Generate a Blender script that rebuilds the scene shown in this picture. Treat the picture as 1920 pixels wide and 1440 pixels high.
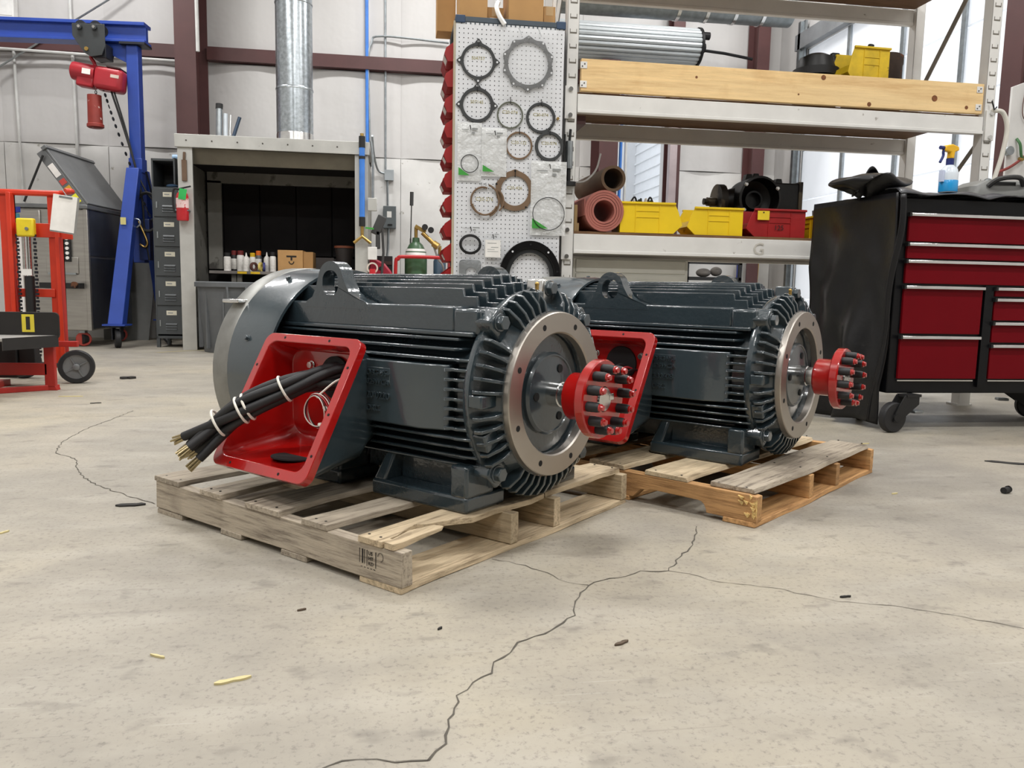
import bpy, math, random
from mathutils import Vector, Matrix
PI = math.pi
rnd = random.Random(11)
scene = bpy.context.scene
col = scene.collection
for o in list(bpy.data.objects): bpy.data.objects.remove(o)

# ------------------------------------------------------------------ camera
F, PITCH, ROLL, YAW, CAMH = 1490.0, 0.118, 0.0196, 0.15, 0.72
cd = bpy.data.cameras.new('camera'); cam = bpy.data.objects.new('camera', cd); col.objects.link(cam)
cd.sensor_width = 36.0; cd.lens = 36.0*F/1920.0; cd.clip_start = 0.05; cd.clip_end = 80
_fw = Vector((0, math.cos(PITCH), -math.sin(PITCH))); _up = Vector((0, math.sin(PITCH), math.cos(PITCH))); _rt = Vector((1, 0, 0))
_c, _s = math.cos(ROLL), math.sin(ROLL)
_rt, _up = _c*_rt+_s*_up, _c*_up-_s*_rt
_m = Matrix((( _rt.x, _up.x, -_fw.x), (_rt.y, _up.y, -_fw.y), (_rt.z, _up.z, -_fw.z))).to_4x4()
cam.matrix_world = Matrix.Translation((0, 0, CAMH)) @ Matrix.Rotation(-YAW, 4, 'Z') @ _m
scene.camera = cam

# ------------------------------------------------------------------ world and exposure
w = bpy.data.worlds.new('world'); scene.world = w; w.use_nodes = True
w.node_tree.nodes['Background'].inputs[0].default_value = (0.9, 0.95, 1, 1)
w.node_tree.nodes['Background'].inputs[1].default_value = 1.9
scene.view_settings.view_transform = 'Standard'; scene.view_settings.look = 'None'
scene.view_settings.exposure = 0.0; scene.view_settings.gamma = 1.0
scene.view_settings.use_curve_mapping = False
LAMP_W = 97.0
LAMP_SPOTS = [(x, y) for y in (-2.4, 1.4, 5.2, 9.0) for x in (-3.5, .3, 3.9)]
LAMP_Z = 5.6

# ------------------------------------------------------------------ helpers
def lin(h):
    h = h.lstrip('#'); r = []
    for i in (0, 2, 4):
        c = int(h[i:i+2], 16)/255
        r.append(c/12.92 if c <= .04045 else ((c+.055)/1.055)**2.4)
    return (*r, 1)
MATS = {}
def nd(nt, t, **kw):
    n = nt.nodes.new(t)
    for k, v in kw.items(): setattr(n, k, v)
    return n
def base_mat(name):
    m = bpy.data.materials.new(name); m.use_nodes = True; nt = m.node_tree
    return m, nt, nt.nodes['Principled BSDF']
def noise(nt, scale, detail=4, stretch=None, rough=.55):
    tc = nd(nt, 'ShaderNodeTexCoord'); n = nd(nt, 'ShaderNodeTexNoise')
    n.inputs['Scale'].default_value = scale; n.inputs['Detail'].default_value = detail; n.inputs['Roughness'].default_value = rough
    if stretch:
        mp = nd(nt, 'ShaderNodeMapping'); mp.inputs['Scale'].default_value = stretch
        nt.links.new(tc.outputs['Object'], mp.inputs[0]); nt.links.new(mp.outputs[0], n.inputs[0])
    else: nt.links.new(tc.outputs['Object'], n.inputs[0])
    return n.outputs[0]
def ramp(nt, fac, stops):
    r = nd(nt, 'ShaderNodeValToRGB'); e = r.color_ramp.elements
    e[0].position, e[0].color = stops[0]; e[1].position, e[1].color = stops[-1]
    for p, c in stops[1:-1]:
        x = e.new(p); x.color = c
    nt.links.new(fac, r.inputs[0]); return r.outputs[0]
def mixc(nt, f, a, b, mode='MIX'):
    m = nd(nt, 'ShaderNodeMix', data_type='RGBA', blend_type=mode)
    for i, v in ((0, f), (6, a), (7, b)):
        if hasattr(v, 'links'): nt.links.new(v, m.inputs[i])
        else: m.inputs[i].default_value = v
    return m.outputs[2]
def bumpn(nt, h, strength, dist, bs):
    b = nd(nt, 'ShaderNodeBump'); b.inputs['Strength'].default_value = strength; b.inputs['Distance'].default_value = dist
    nt.links.new(h, b.inputs['Height']); nt.links.new(b.outputs[0], bs.inputs['Normal'])
def shade(c, k): return (min(1, c[0]*k), min(1, c[1]*k), min(1, c[2]*k), 1)
def mat(name, hexc, rough=.5, metal=0, var=.12, scale=6, bump=0, bscale=60, bdist=.002, coat=0, stretch=None, spots=None, trans=0, rvar=0, alpha=1, spec=.5):
    if name in MATS: return MATS[name]
    m, nt, bs = base_mat(name); c = lin(hexc)
    nz = noise(nt, scale, 5, stretch)
    cc = ramp(nt, nz, [(.3, shade(c, 1-var)), (.7, shade(c, 1+var))])
    if spots:
        s = noise(nt, spots[1], 6)
        f = ramp(nt, s, [(spots[2], (0, 0, 0, 1)), (spots[2]+.06, (1, 1, 1, 1))])
        cc = mixc(nt, f, cc, lin(spots[0]))
    nt.links.new(cc, bs.inputs['Base Color'])
    bs.inputs['Roughness'].default_value = rough; bs.inputs['Metallic'].default_value = metal; bs.inputs['Specular IOR Level'].default_value = spec
    bs.inputs['Coat Weight'].default_value = coat; bs.inputs['Coat Roughness'].default_value = .08
    if trans: bs.inputs['Transmission Weight'].default_value = trans
    if alpha < 1: bs.inputs['Alpha'].default_value = alpha
    if rvar:
        rr = nd(nt, 'ShaderNodeMapRange'); rr.inputs[3].default_value = rough-rvar; rr.inputs[4].default_value = rough+rvar
        nt.links.new(nz, rr.inputs[0]); nt.links.new(rr.outputs[0], bs.inputs['Roughness'])
    if bump: bumpn(nt, noise(nt, bscale, 3), bump, bdist, bs)
    MATS[name] = m; return m
def wood(name, c1, c2, c3, axis='x', rough=.75, sc=1.0, knots=True):
    if name in MATS: return MATS[name]
    m, nt, bs = base_mat(name)
    st = {'x': (1.4, 22, 22), 'y': (22, 1.4, 22)}[axis]
    g = noise(nt, 3.6*sc, 9, st, .72); g2 = noise(nt, 1.1*sc, 3, tuple(v*.4 for v in st)); g3 = noise(nt, 5, 5)
    cc = ramp(nt, g, [(.34, lin(c2)), (.5, lin(c1)), (.66, shade(lin(c1), 1.25))])
    cc = mixc(nt, ramp(nt, g2, [(.45, (0, 0, 0, 1)), (.75, (.75, .75, .75, 1))]), cc, lin(c3))
    cc = mixc(nt, ramp(nt, g3, [(.55, (0, 0, 0, 1)), (.8, (.6, .6, .6, 1))]), cc, lin(c2))
    oi = nd(nt, 'ShaderNodeObjectInfo'); k = nd(nt, 'ShaderNodeMapRange'); k.inputs[3].default_value = .82; k.inputs[4].default_value = 1.16
    nt.links.new(oi.outputs['Random'], k.inputs[0])
    cc = mixc(nt, 1.0, cc, k.outputs[0], 'MULTIPLY')
    nt.links.new(cc, bs.inputs['Base Color']); bs.inputs['Roughness'].default_value = rough
    bumpn(nt, g, .6, .004, bs)
    MATS[name] = m; return m

class MB:
    def __init__(s): s.v = []; s.f = []
    def add(s, vs, fs, M=None):
        b = len(s.v)
        s.v += [tuple(M @ Vector(p)) if M else tuple(p) for p in vs]
        s.f += [tuple(b+i for i in f) for f in fs]; return s
    def box(s, x0, x1, y0, y1, z0, z1, M=None):
        v = [(x0,y0,z0),(x1,y0,z0),(x1,y1,z0),(x0,y1,z0),(x0,y0,z1),(x1,y0,z1),(x1,y1,z1),(x0,y1,z1)]
        return s.add(v, [(0,3,2,1),(4,5,6,7),(0,1,5,4),(1,2,6,5),(2,3,7,6),(3,0,4,7)], M)
    def cb(s, c, sz, rz=0, rx=0, ry=0):
        M = Matrix.Translation(c) @ Matrix.Rotation(rz,4,'Z') @ Matrix.Rotation(ry,4,'Y') @ Matrix.Rotation(rx,4,'X')
        a, b, d = sz[0]/2, sz[1]/2, sz[2]/2
        return s.box(-a, a, -b, b, -d, d, M)
    def prism(s, poly, h0, h1, ax='z', M=None):
        n = len(poly)
        ar = sum(poly[i][0]*poly[(i+1)%n][1]-poly[(i+1)%n][0]*poly[i][1] for i in range(n))
        if ar < 0: poly = poly[::-1]
        if ax == 'z': P = lambda a, b, h: (a, b, h)
        elif ax == 'y': P = lambda a, b, h: (a, -h, b); h0, h1 = -h1, -h0
        else: P = lambda a, b, h: (h, a, b)
        v = [P(a, b, h0) for a, b in poly]+[P(a, b, h1) for a, b in poly]
        f = [tuple(range(n-1, -1, -1)), tuple(range(n, 2*n))]+[(i, (i+1)%n, n+(i+1)%n, n+i) for i in range(n)]
        return s.add(v, f, M)
    def plate(s, outer, inner, h0, h1, ax='z', M=None):
        n = len(outer)
        if ax == 'z': P = lambda a, b, h: (a, b, h)
        elif ax == 'y': P = lambda a, b, h: (a, -h, b); h0, h1 = -h1, -h0
        else: P = lambda a, b, h: (h, a, b)
        v = [P(*p, h) for h in (h0, h1) for L in (outer, inner) for p in L]
        f = []
        for i in range(n):
            j = (i+1) % n
            f += [(2*n+i, 2*n+j, 3*n+j, 3*n+i), (i, n+i, n+j, j), (i, j, 2*n+j, 2*n+i), (n+i, 3*n+i, 3*n+j, n+j)]
        return s.add(v, f, M)
    def loft(s, rings, cap0=True, cap1=True, M=None):
        n = len(rings[0]); v = [p for r in rings for p in r]; f = []
        for k in range(len(rings)-1):
            for i in range(n):
                j = (i+1) % n; f.append((k*n+i, k*n+j, (k+1)*n+j, (k+1)*n+i))
        if cap0: f.append(tuple(range(n-1, -1, -1)))
        if cap1: f.append(tuple((len(rings)-1)*n+i for i in range(n)))
        return s.add(v, f, M)
    def lathe(s, prof, n=32, M=None, close=False):
        # prof: (r, h) about local z; r=0 ends are capped by tiny rings
        rings = [[(max(r, 1e-5)*math.cos(2*PI*i/n), max(r, 1e-5)*math.sin(2*PI*i/n), h) for i in range(n)] for r, h in prof]
        if close: rings.append(rings[0])
        return s.loft(rings, not close, not close, M)
    def cyl(s, p0, p1, r, r1=None, n=16):
        return s.lathe([(r, 0), (r if r1 is None else r1, (Vector(p1)-Vector(p0)).length)], n, frame(p0, p1))
    def tube(s, pts, r, n=8, closed=False):
        pts = [Vector(p) for p in pts]; rings = []; N = len(pts); up = None
        for i, p in enumerate(pts):
            if closed: t = (pts[(i+1) % N]-pts[i-1])
            else: t = pts[min(i+1, N-1)]-pts[max(i-1, 0)]
            t.normalize()
            if up is None:
                up = Vector((0, 0, 1)) if abs(t.z) < .9 else Vector((1, 0, 0))
            a = up-t*up.dot(t); a.normalize(); b = t.cross(a); up = a
            rr = r[i] if isinstance(r, (list, tuple)) else r
            rings.append([tuple(p+a*rr*math.cos(2*PI*k/n)+b*rr*math.sin(2*PI*k/n)) for k in range(n)])
        if closed: rings.append(rings[0])
        return s.loft(rings, not closed, not closed)
    def hexa(s, p0, p1, r): return s.cyl(p0, p1, r, n=6)
    def sphere(s, c, r, n=16, sz=1):
        return s.lathe([(r*math.sin(PI*k/10), -r*sz*math.cos(PI*k/10)) for k in range(11)], n, Matrix.Translation(c))
def frame(p0, p1):
    z = (Vector(p1)-Vector(p0)).normalized(); x = Vector((1, 0, 0)) if abs(z.x) < .9 else Vector((0, 1, 0))
    y = z.cross(x).normalized(); x = y.cross(z)
    return Matrix(((x.x, y.x, z.x, p0[0]), (x.y, y.y, z.y, p0[1]), (x.z, y.z, z.z, p0[2]), (0, 0, 0, 1)))
def circ(r, n=32, c=(0, 0), a0=0): return [(c[0]+r*math.cos(a0+2*PI*i/n), c[1]+r*math.sin(a0+2*PI*i/n)) for i in range(n)]
def rrect(x0, x1, y0, y1, r, k=5):
    P = []
    for cx, cy, a in ((x1-r, y1-r, 0), (x0+r, y1-r, PI/2), (x0+r, y0+r, PI), (x1-r, y0+r, 1.5*PI)):
        P += [(cx+r*math.cos(a+PI/2*i/k), cy+r*math.sin(a+PI/2*i/k)) for i in range(k+1)]
    return P
def spline(pts, k=8):
    pts = [Vector(p) for p in pts]; P = [pts[0]*2-pts[1]]+pts+[pts[-1]*2-pts[-2]]; out = []
    for i in range(1, len(P)-2):
        a, b, c, d = P[i-1:i+3]
        for j in range(k):
            t = j/k; out.append(.5*((2*b)+(c-a)*t+(2*a-5*b+4*c-d)*t*t+(3*b-a-3*c+d)*t**3))
    return out+[pts[-1]]
def mk(name, mb, m, parent=None, loc=None, rot=None, bev=0, seg=2, ang=35, flat=False):
    me = bpy.data.meshes.new(name); me.from_pydata(mb.v, [], mb.f); me.update()
    o = bpy.data.objects.new(name, me); col.objects.link(o)
    if m: me.materials.append(m)
    if not flat:
        me.polygons.foreach_set('use_smooth', [True]*len(me.polygons)); me.set_sharp_from_angle(angle=math.radians(ang))
    if parent: o.parent = parent
    if loc: o.location = loc
    if rot: o.rotation_euler = rot
    if bev:
        b = o.modifiers.new('bevel', 'BEVEL'); b.width = bev; b.segments = seg; b.limit_method = 'ANGLE'; b.angle_limit = math.radians(38)
    return o
def tag(o, label, cat, group=None):
    o['label'] = label; o['category'] = cat
    if group: o['group'] = group
    return o
def thing(name, label, cat, loc=(0, 0, 0), rz=0, group=None):
    o = bpy.data.objects.new(name, None); col.objects.link(o); o.location = loc; o.rotation_euler = (0, 0, rz)
    o.empty_display_size = .05
    return tag(o, label, cat, group)
def struct(name, mb, m, parent=None, **kw):
    o = mk(name, mb, m, parent, **kw)
    if not parent: o['kind'] = 'structure'
    return o
def cp(o, parent=None, loc=None, rot=None):
    c = o.copy(); col.objects.link(c)
    if parent: c.parent = parent
    if loc: c.location = loc
    if rot: c.rotation_euler = rot
    return c
TXT = {}
def text(name, body, size, m, parent, M, depth=.001, align='LEFT'):
    key = (body, size, depth, align)
    if key not in TXT:
        cu = bpy.data.curves.new('t', 'FONT'); cu.body = body; cu.size = size; cu.extrude = depth; cu.align_x = align; cu.resolution_u = 2
        to = bpy.data.objects.new('t', cu); col.objects.link(to)
        dg = bpy.context.evaluated_depsgraph_get()
        TXT[key] = bpy.data.meshes.new_from_object(to.evaluated_get(dg))
        bpy.data.objects.remove(to); bpy.data.curves.remove(cu)
    me = TXT[key].copy(); me.materials.clear(); me.materials.append(m)
    o = bpy.data.objects.new(name, me); col.objects.link(o); o.parent = parent; o.matrix_local = M
    return o
def TM(loc, rx=PI/2, rz=0): return Matrix.Translation(loc) @ Matrix.Rotation(rz, 4, 'Z') @ Matrix.Rotation(rx, 4, 'X')
# ------------------------------------------------------------------ room shell
def floor_mat():
    m, nt, bs = base_mat('concrete_floor')
    big = noise(nt, .55, 4); mid = noise(nt, 3.2, 6, None, .62); fine = noise(nt, 70, 6, None, .75); streak = noise(nt, 2.2, 5, (1, 3.2, 1))
    c = ramp(nt, big, [(.3, lin('#88847c')), (.5, lin('#a39c8e')), (.7, lin('#b5ab94'))])
    c = mixc(nt, ramp(nt, mid, [(.44, (0, 0, 0, 1)), (.72, (.55, .55, .55, 1))]), c, lin('#827d75'))
    c = mixc(nt, ramp(nt, streak, [(.48, (0, 0, 0, 1)), (.8, (.45, .45, .45, 1))]), c, lin('#b9b4a8'))
    c = mixc(nt, ramp(nt, fine, [(.33, (.7, .7, .7, 1)), (.47, (0, 0, 0, 1))]), c, lin('#6e6962'))
    spot = noise(nt, 7.5, 3, (1, 1.7, 1)); c = mixc(nt, ramp(nt, spot, [(.6, (0, 0, 0, 1)), (.72, (.5, .5, .5, 1))]), c, lin('#6b665f'))
    tc = nd(nt, 'ShaderNodeTexCoord'); vs_ = []
    for ang, sc in ((.5, 3.0), (-.7, 2.3)):
        mp = nd(nt, 'ShaderNodeMapping'); mp.inputs['Rotation'].default_value = (0, 0, ang); mp.inputs['Scale'].default_value = (1, 34, 1); n_ = nd(nt, 'ShaderNodeTexNoise'); n_.inputs['Scale'].default_value = sc; n_.inputs['Detail'].default_value = 2
        nt.links.new(tc.outputs['Object'], mp.inputs[0]); nt.links.new(mp.outputs[0], n_.inputs[0])
        c = mixc(nt, ramp(nt, n_.outputs[0], [(.68, (0, 0, 0, 1)), (.76, (.35, .35, .35, 1))]), c, lin('#bdb8ad') if ang > 0 else lin('#6f6a62'))
    nt.links.new(c, bs.inputs['Base Color'])
    rr = nd(nt, 'ShaderNodeMapRange'); rr.inputs[3].default_value = .38; rr.inputs[4].default_value = .72
    nt.links.new(mid, rr.inputs[0]); nt.links.new(rr.outputs[0], bs.inputs['Roughness'])
    bumpn(nt, fine, .25, .002, bs); return m
floor = struct('floor', MB().box(-6, 5.4, -14, 11, -.12, 0), floor_mat(), flat=True)
CRACK = mat('crack_shadow', '#57524a', .95, var=.3, scale=30)
def crack(pts, w):
    P = [Vector((x, y, 0)) for x, y in pts]; Q = []
    for a, b in zip(P, P[1:]):
        n = max(2, int((b-a).length/.022)); d = (b-a).normalized(); t = Vector((-d.y, d.x, 0))
        for i in range(n): Q.append(a+(b-a)*i/n+(t*rnd.uniform(-.006, .006) if i else Vector()))
    Q.append(P[-1]); mb = MB(); vs = []
    for i, p in enumerate(Q):
        d = (Q[min(i+1, len(Q)-1)]-Q[max(i-1, 0)]).normalized(); t = Vector((-d.y, d.x, 0))
        ww = w*rnd.uniform(.35, 1.15)
        vs += [tuple(p+t*ww+Vector((0, 0, .0012))), tuple(p-t*ww+Vector((0, 0, .0012)))]
    mb.add(vs, [(2*i, 2*i+1, 2*i+3, 2*i+2) for i in range(len(Q)-1)])
    mk('crack', mb, CRACK, floor, flat=True)
crack([(0.936,2.291),(0.856,2.116),(0.788,2.026),(0.712,1.916),(0.639,1.923),(0.588,1.887),(0.524,1.867),(0.477,1.833),(0.438,1.765),(0.414,1.712),(0.404,1.66),(0.335,1.589),(0.255,1.539),(0.233,1.494),(0.195,1.458),(0.186,1.414),(0.147,1.382),(0.113,1.338),(0.106,1.295),(0.093,1.26),(0.085,1.189),(0.055,1.147)], .0022)
crack([(-0.3,1.06),(-0.096,1.15),(-0.052,1.162),(0.004,1.148),(0.055,1.147)], .0019)
crack([(0.264,2.049),(0.346,1.992),(0.394,1.932),(0.428,1.863),(0.478,1.838)], .0013)
crack([(0.712,1.916),(0.779,1.868),(0.812,1.826),(0.927,1.777),(0.995,1.722),(1.045,1.675),(1.185,1.627),(1.249,1.584),(1.377,1.49),(1.6,1.36)], .0012)
crack([(-0.771,2.683),(-0.95,2.855),(-1.076,2.994),(-1.159,3.124),(-1.285,3.415),(-1.4,3.528),(-1.469,3.765),(-1.49,4.106),(-1.47,4.343),(-1.45,4.707)], .0022)
mk('painted_line', MB().box(-2.1, 3.2, 9.02, 9.06, 0, .0012), mat('faded_line_paint', '#b9ad7f', .8, var=.3, scale=4), floor, flat=True)
mk('painted_line', MB().add([(-2.45,8.7,.001),(-2.4,8.7,.001),(-2.06,9.06,.001),(-2.11,9.06,.001)], [(0,1,2,3)]), MATS['faded_line_paint'], floor, flat=True)

WHITE_INS = mat('white_insulation_facing', '#c4c2c0', .55, var=.05, scale=1.5, bump=.5, bscale=2.4, bdist=.03, stretch=(2.5, 1, .25))
WHITE_BOARD = mat('white_painted_board', '#d9d8d5', .7, var=.09, scale=3, spots=('#a29e94', 9, .66), bump=.1)
BROWN = mat('maroon_steel_paint', '#50302f', .5, var=.12, scale=3, bump=.1)
wb = struct('wall_back', MB().box(-6, 2.98, 11, 11.15, 0, 6.4).box(3.75, 5.4, 11, 11.15, 0, 6.4).box(2.98, 3.75, 11, 11.15, 3.75, 6.4), WHITE_INS)
# lower sheets and the hanging strips of insulation, each a piece of the wall
x = -6.0
while x < 5.3:
    x1 = min(x+1.22, 5.4)
    a, b = x+.004, x1-.004
    for (p, q) in ([(a, b)] if b < 2.7 or a > 3.8 else [(a, min(b, 2.7)), (max(a, 3.8), b)]):
        if q-p > .05: mk('wall_sheet', MB().box(p, q, 10.975, 11, .0, 2.42), WHITE_BOARD, wb, bev=.002)
    x = x1
def strip(p, q, z0, z1):
    n = 14; vs = []; fs = []
    for i in range(n+1):
        t = i/n; bl = .05*math.sin(PI*t)+.006*math.sin(9*t+p)
        vs += [(p+(q-p)*t, 10.995-bl, z0), (p+(q-p)*t, 10.995-bl, z1)]
    for i in range(n): fs.append((2*i, 2*i+2, 2*i+3, 2*i+1))
    mk('insulation_strip', MB().add(vs, fs), WHITE_INS, wb)
for i in range(8):
    p = -6+i*1.22
    strip(p, min(p+1.22, 2.98) if p+1.22 > 2.9 and p < 2.98 else p+1.22, 2.43, 3.5); strip(p, p+1.22, 3.69, 6.4)
strip(3.8, 4.9, 2.43, 3.5); strip(3.8, 4.9, 3.69, 6.4)
struct('wall_left', MB().box(-6.15, -6, -14, 11.15, 0, 6.4), WHITE_INS)
struct('wall_right', MB().box(5.4, 5.55, -14, 6.45, 0, 6.4).box(5.4, 5.55, 10.25, 11.15, 0, 6.4).box(5.4, 5.55, 6.45, 10.25, 3.95, 6.4), WHITE_INS)
struct('wall_front', MB().box(-6.15, 5.55, -14.15, -14, 0, 6.4), mat('low_bounce_grey', '#6b665f', .8))  # unseen wall, set far back and dull grey to cut bounced light
struct('ceiling', MB().box(-6.15, 5.55, -14.15, 11.15, 6.4, 6.5), mat('white_roof_liner', '#dcdad6', .6, var=.04))
def hcol(name, x0, x1, y0, y1, z1=6.4, t=.02):   # H section, web along y
    xm = (x0+x1)/2
    return struct(name, MB().box(x0, x1, y0, y0+t, 0, z1).box(x0, x1, y1-t, y1, 0, z1).box(xm-.01, xm+.01, y0+t, y1-t, 0, z1), BROWN)
hcol('trim_1', -2.56, -2.32, 10.28, 10.93)
hcol('trim_2', 2.68, 2.93, 10.45, 10.93, 3.72)
hcol('trim_3', 4.88, 5.05, 10.6, 10.93)
hcol('trim_9', 3.72, 3.88, 10.7, 10.93)
struct('trim_4', MB().box(5.0, 5.02, 5.98, 6.2, 0, 6.4).box(5.36, 5.38, 5.98, 6.2, 0, 6.4).box(5.02, 5.36, 6.08, 6.1, 0, 6.4), BROWN)
for k, (p, q) in enumerate(((-6, -2.56), (-2.32, 2.68), (3.88, 4.88))):
    struct('trim_%d' % (5+k), MB().box(p, q, 10.86, 10.99, 3.52, 3.54).box(p, q, 10.86, 10.88, 3.54, 3.66).box(p, q, 10.86, 10.99, 3.66, 3.68), BROWN)
struct('trim_8', MB().box(3.70, 3.80, 10.6, 10.7, 0, 3.7).box(2.93, 3.02, 10.86, 11.0, 0, 3.8), mat('pale_mauve_jamb', '#a79a9c', .5))
STEEL = mat('galvanised_steel', '#9aa0a3', .35, .85, var=.18, scale=14)
# right-hand sectional door
DOORW = mat('white_door_skin', '#f1f2f5', .35, var=.02)
_nt = DOORW.node_tree; _b = _nt.nodes['Principled BSDF']; _tr = nd(_nt, 'ShaderNodeBsdfTranslucent'); _tr.inputs[0].default_value = (.9, .93, .97, 1); _mx = nd(_nt, 'ShaderNodeMixShader')
_mx.inputs[0].default_value = .28; _nt.links.new(_b.outputs[0], _mx.inputs[1]); _nt.links.new(_tr.outputs[0], _mx.inputs[2]); _nt.links.new(_mx.outputs[0], _nt.nodes['Material Output'].inputs[0])
dr = struct('door_1', MB().box(5.42, 5.46, 6.44, 6.47, 0, 3.95).box(5.42, 5.46, 10.23, 10.26, 0, 3.95), STEEL)
for i in range(6):
    z = .02+i*.655
    mk('door_panel', MB().add([(5.42, 6.47, z+.012), (5.42, 10.23, z+.012), (5.42, 10.23, z+.64), (5.42, 6.47, z+.64), (5.44, 6.47, z), (5.44, 10.23, z), (5.44, 10.23, z+.653), (5.44, 6.47, z+.653)], [(3, 2, 1, 0), (0, 1, 5, 4), (2, 3, 7, 6)]), DOORW, dr)
for yy in (7.2, 8.15, 9.2):
    mk('door_stile', MB().box(5.385, 5.41, yy, yy+.06, .02, 3.93), STEEL, dr)
mk('door_track', MB().box(5.3, 5.38, 10.27, 10.33, 0, 4.3).box(5.33, 5.36, 10.2, 10.27, 0, 4.3), STEEL, dr)
mk('door_track', MB().box(5.3, 5.38, 6.38, 6.43, 0, 4.3), STEEL, dr)
mk('door_lintel', MB().box(5.3, 5.4, 6.3, 10.4, 3.95, 4.15), mat('grey_angle_iron', '#8d9093', .5, .4), dr)
# open roll-up door in the back wall: coil, guides, and the white building outside
RD = mat('roll_door_slat_grey', '#b4b9bb', .4, .2, var=.05)
cd_ = struct('door_2', MB().cyl((1.95, 10.6, 3.98), (4.0, 10.6, 3.98), .2, n=28), mat('roll_coil_shadow', '#5b5f60', .5, .3))
for i in range(22):
    a = 2*PI*i/22
    M = Matrix.Translation((0, 10.6, 3.98)) @ Matrix.Rotation(a, 4, 'X')
    mk('slat', MB().prism([(-.030, .2), (.030, .2), (.026, .225), (0, .236), (-.026, .225)], 1.95, 4.0, 'x', M), RD, cd_, bev=.004)
mk('end_plate', MB().cyl((4.0, 10.6, 3.98), (4.03, 10.6, 3.98), .25, n=28).cyl((4.03, 10.6, 3.98), (4.12, 10.6, 3.98), .06).cyl((4.05, 10.55, 4.12), (4.16, 10.55, 4.12), .05), mat('black_iron', '#1b1b1c', .5, .5), cd_)
mk('axle', MB().tube([(4.1, 10.6, 3.95), (4.4, 10.6, 3.93), (4.8, 10.6, 3.88)], .02), mat('black_iron', '#1b1b1c'), cd_)
OUT = mat('white_metal_siding', '#eef0f3', .5, var=.03)
ow = struct('wall_outside', MB().box(2.0, 6.2, 13.2, 13.3, -.1, 5), OUT)
for i in range(14): mk('siding_rib', MB().box(2.1+i*.28, 2.14+i*.28, 13.17, 13.2, 0, 5), OUT, ow, bev=.006)
ow2 = struct('wall_outside_return', MB().box(4.02, 4.1, 11.3, 13.2, -.1, 5), OUT)
for i in range(30): mk('siding_rib', MB().box(3.995, 4.02, 11.3, 13.2, .1+i*.16, .13+i*.16), OUT, ow2, bev=.006)
struct('ground_outside', MB().box(1.5, 6.5, 11, 14, -.14, -.02), mat('pale_gravel', '#b5b0a6', .9))
# ------------------------------------------------------------------ high-bay lamps under the roof (above the frame)
LH = mat('lamp_housing', '#e6e6e6', .4)
def em_mat():
    m, nt, bs = base_mat('lamp_diffuser'); bs.inputs['Emission Color'].default_value = (1, .98, .95, 1); bs.inputs['Emission Strength'].default_value = 6
    return m
EM = em_mat()
for i, (lx, ly) in enumerate(LAMP_SPOTS):
    t = thing('high_bay_lamp', 'white linear high bay lamp, %s row from the back wall, %s' % (('fourth', 'third', 'second', 'first')[i//3], ('left', 'middle', 'right')[i % 3]), 'lamp', (lx, ly, LAMP_Z), 0, 'high bay lamps')
    mk('housing', MB().box(-.66, .66, -.17, .17, .02, .1), LH, t, bev=.01)
    mk('diffuser', MB().box(-.62, .62, -.14, .14, .008, .02), EM, t)
    mk('hanger', MB().cyl((-.5, 0, .1), (-.5, 0, 6.4-LAMP_Z), .006, n=6), STEEL, t); mk('hanger', MB().cyl((.5, 0, .1), (.5, 0, 6.4-LAMP_Z), .006, n=6), STEEL, t)
    L = bpy.data.lights.new('lamp_light', 'AREA'); L.shape = 'RECTANGLE'; L.size = 1.24; L.size_y = .28; L.energy = LAMP_W; L.color = (1, .992, .985)
    lo = bpy.data.objects.new('lamp_light', L); col.objects.link(lo); lo.parent = t; lo.location = (0, 0, -.01)
# ------------------------------------------------------------------ pallets
W_GREY = ('#aca08e', '#665b4f', '#bdb19e'); W_PALE = ('#bfac8e', '#7d6c54', '#d0bf9f'); W_GOLD = ('#bf9260', '#825b34', '#d0a872')
WG = [wood('grey_pallet_wood_'+a, *W_GREY, axis=a) for a in 'xy']
WP = [wood('pale_pallet_wood_'+a, *W_PALE, axis=a) for a in 'xy']
WO = [wood('golden_pallet_wood_'+a, *W_GOLD, axis=a) for a in 'xy']
NAIL = mat('nail_head', '#4d4a45', .6, .5)
INK = mat('black_stamp_ink', '#2b2724', .9, var=.3, scale=90)
def board(x0, x1, y0, y1, z0, z1, n=18, wob=.004, axis='x', bow=0, ragged=.0):
    # plank with wavy, worn long edges and a slight bow
    mb = MB(); rings = []
    L = (x1-x0) if axis == 'x' else (y1-y0)
    ph = rnd.uniform(0, 9)
    for i in range(n+1):
        t = i/n; e = wob*(math.sin(ph+t*7)+.5*math.sin(ph*2+t*19)); g = wob*(math.sin(ph*3+t*6)+.5*math.sin(ph+t*23))
        dz = bow*math.sin(PI*t)+.0012*math.sin(ph+11*t)
        en = rnd.uniform(0, ragged)
        if axis == 'x':
            xx = x0+L*t
            rings.append([(xx, y0+e, z0+dz), (xx, y1+g, z0+dz), (xx, y1+g-.002, z1+dz), (xx, y0+e+.002+en, z1+dz-.0015*(en > .003))])
        else:
            yy = y0+L*t
            rings.append([(x1+g, yy, z0+dz), (x0+e, yy, z0+dz), (x0+e+.002, yy, z1+dz), (x1+g-.002, yy, z1+dz)])
    return mb.loft(rings[::-1] if axis == 'x' else rings)
def nails(par, pts, z):
    for x, y in pts: mk('nail', MB().cyl((x, y, z-.002), (x, y, z+.0015), .0035, n=8), NAIL, par)
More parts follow.
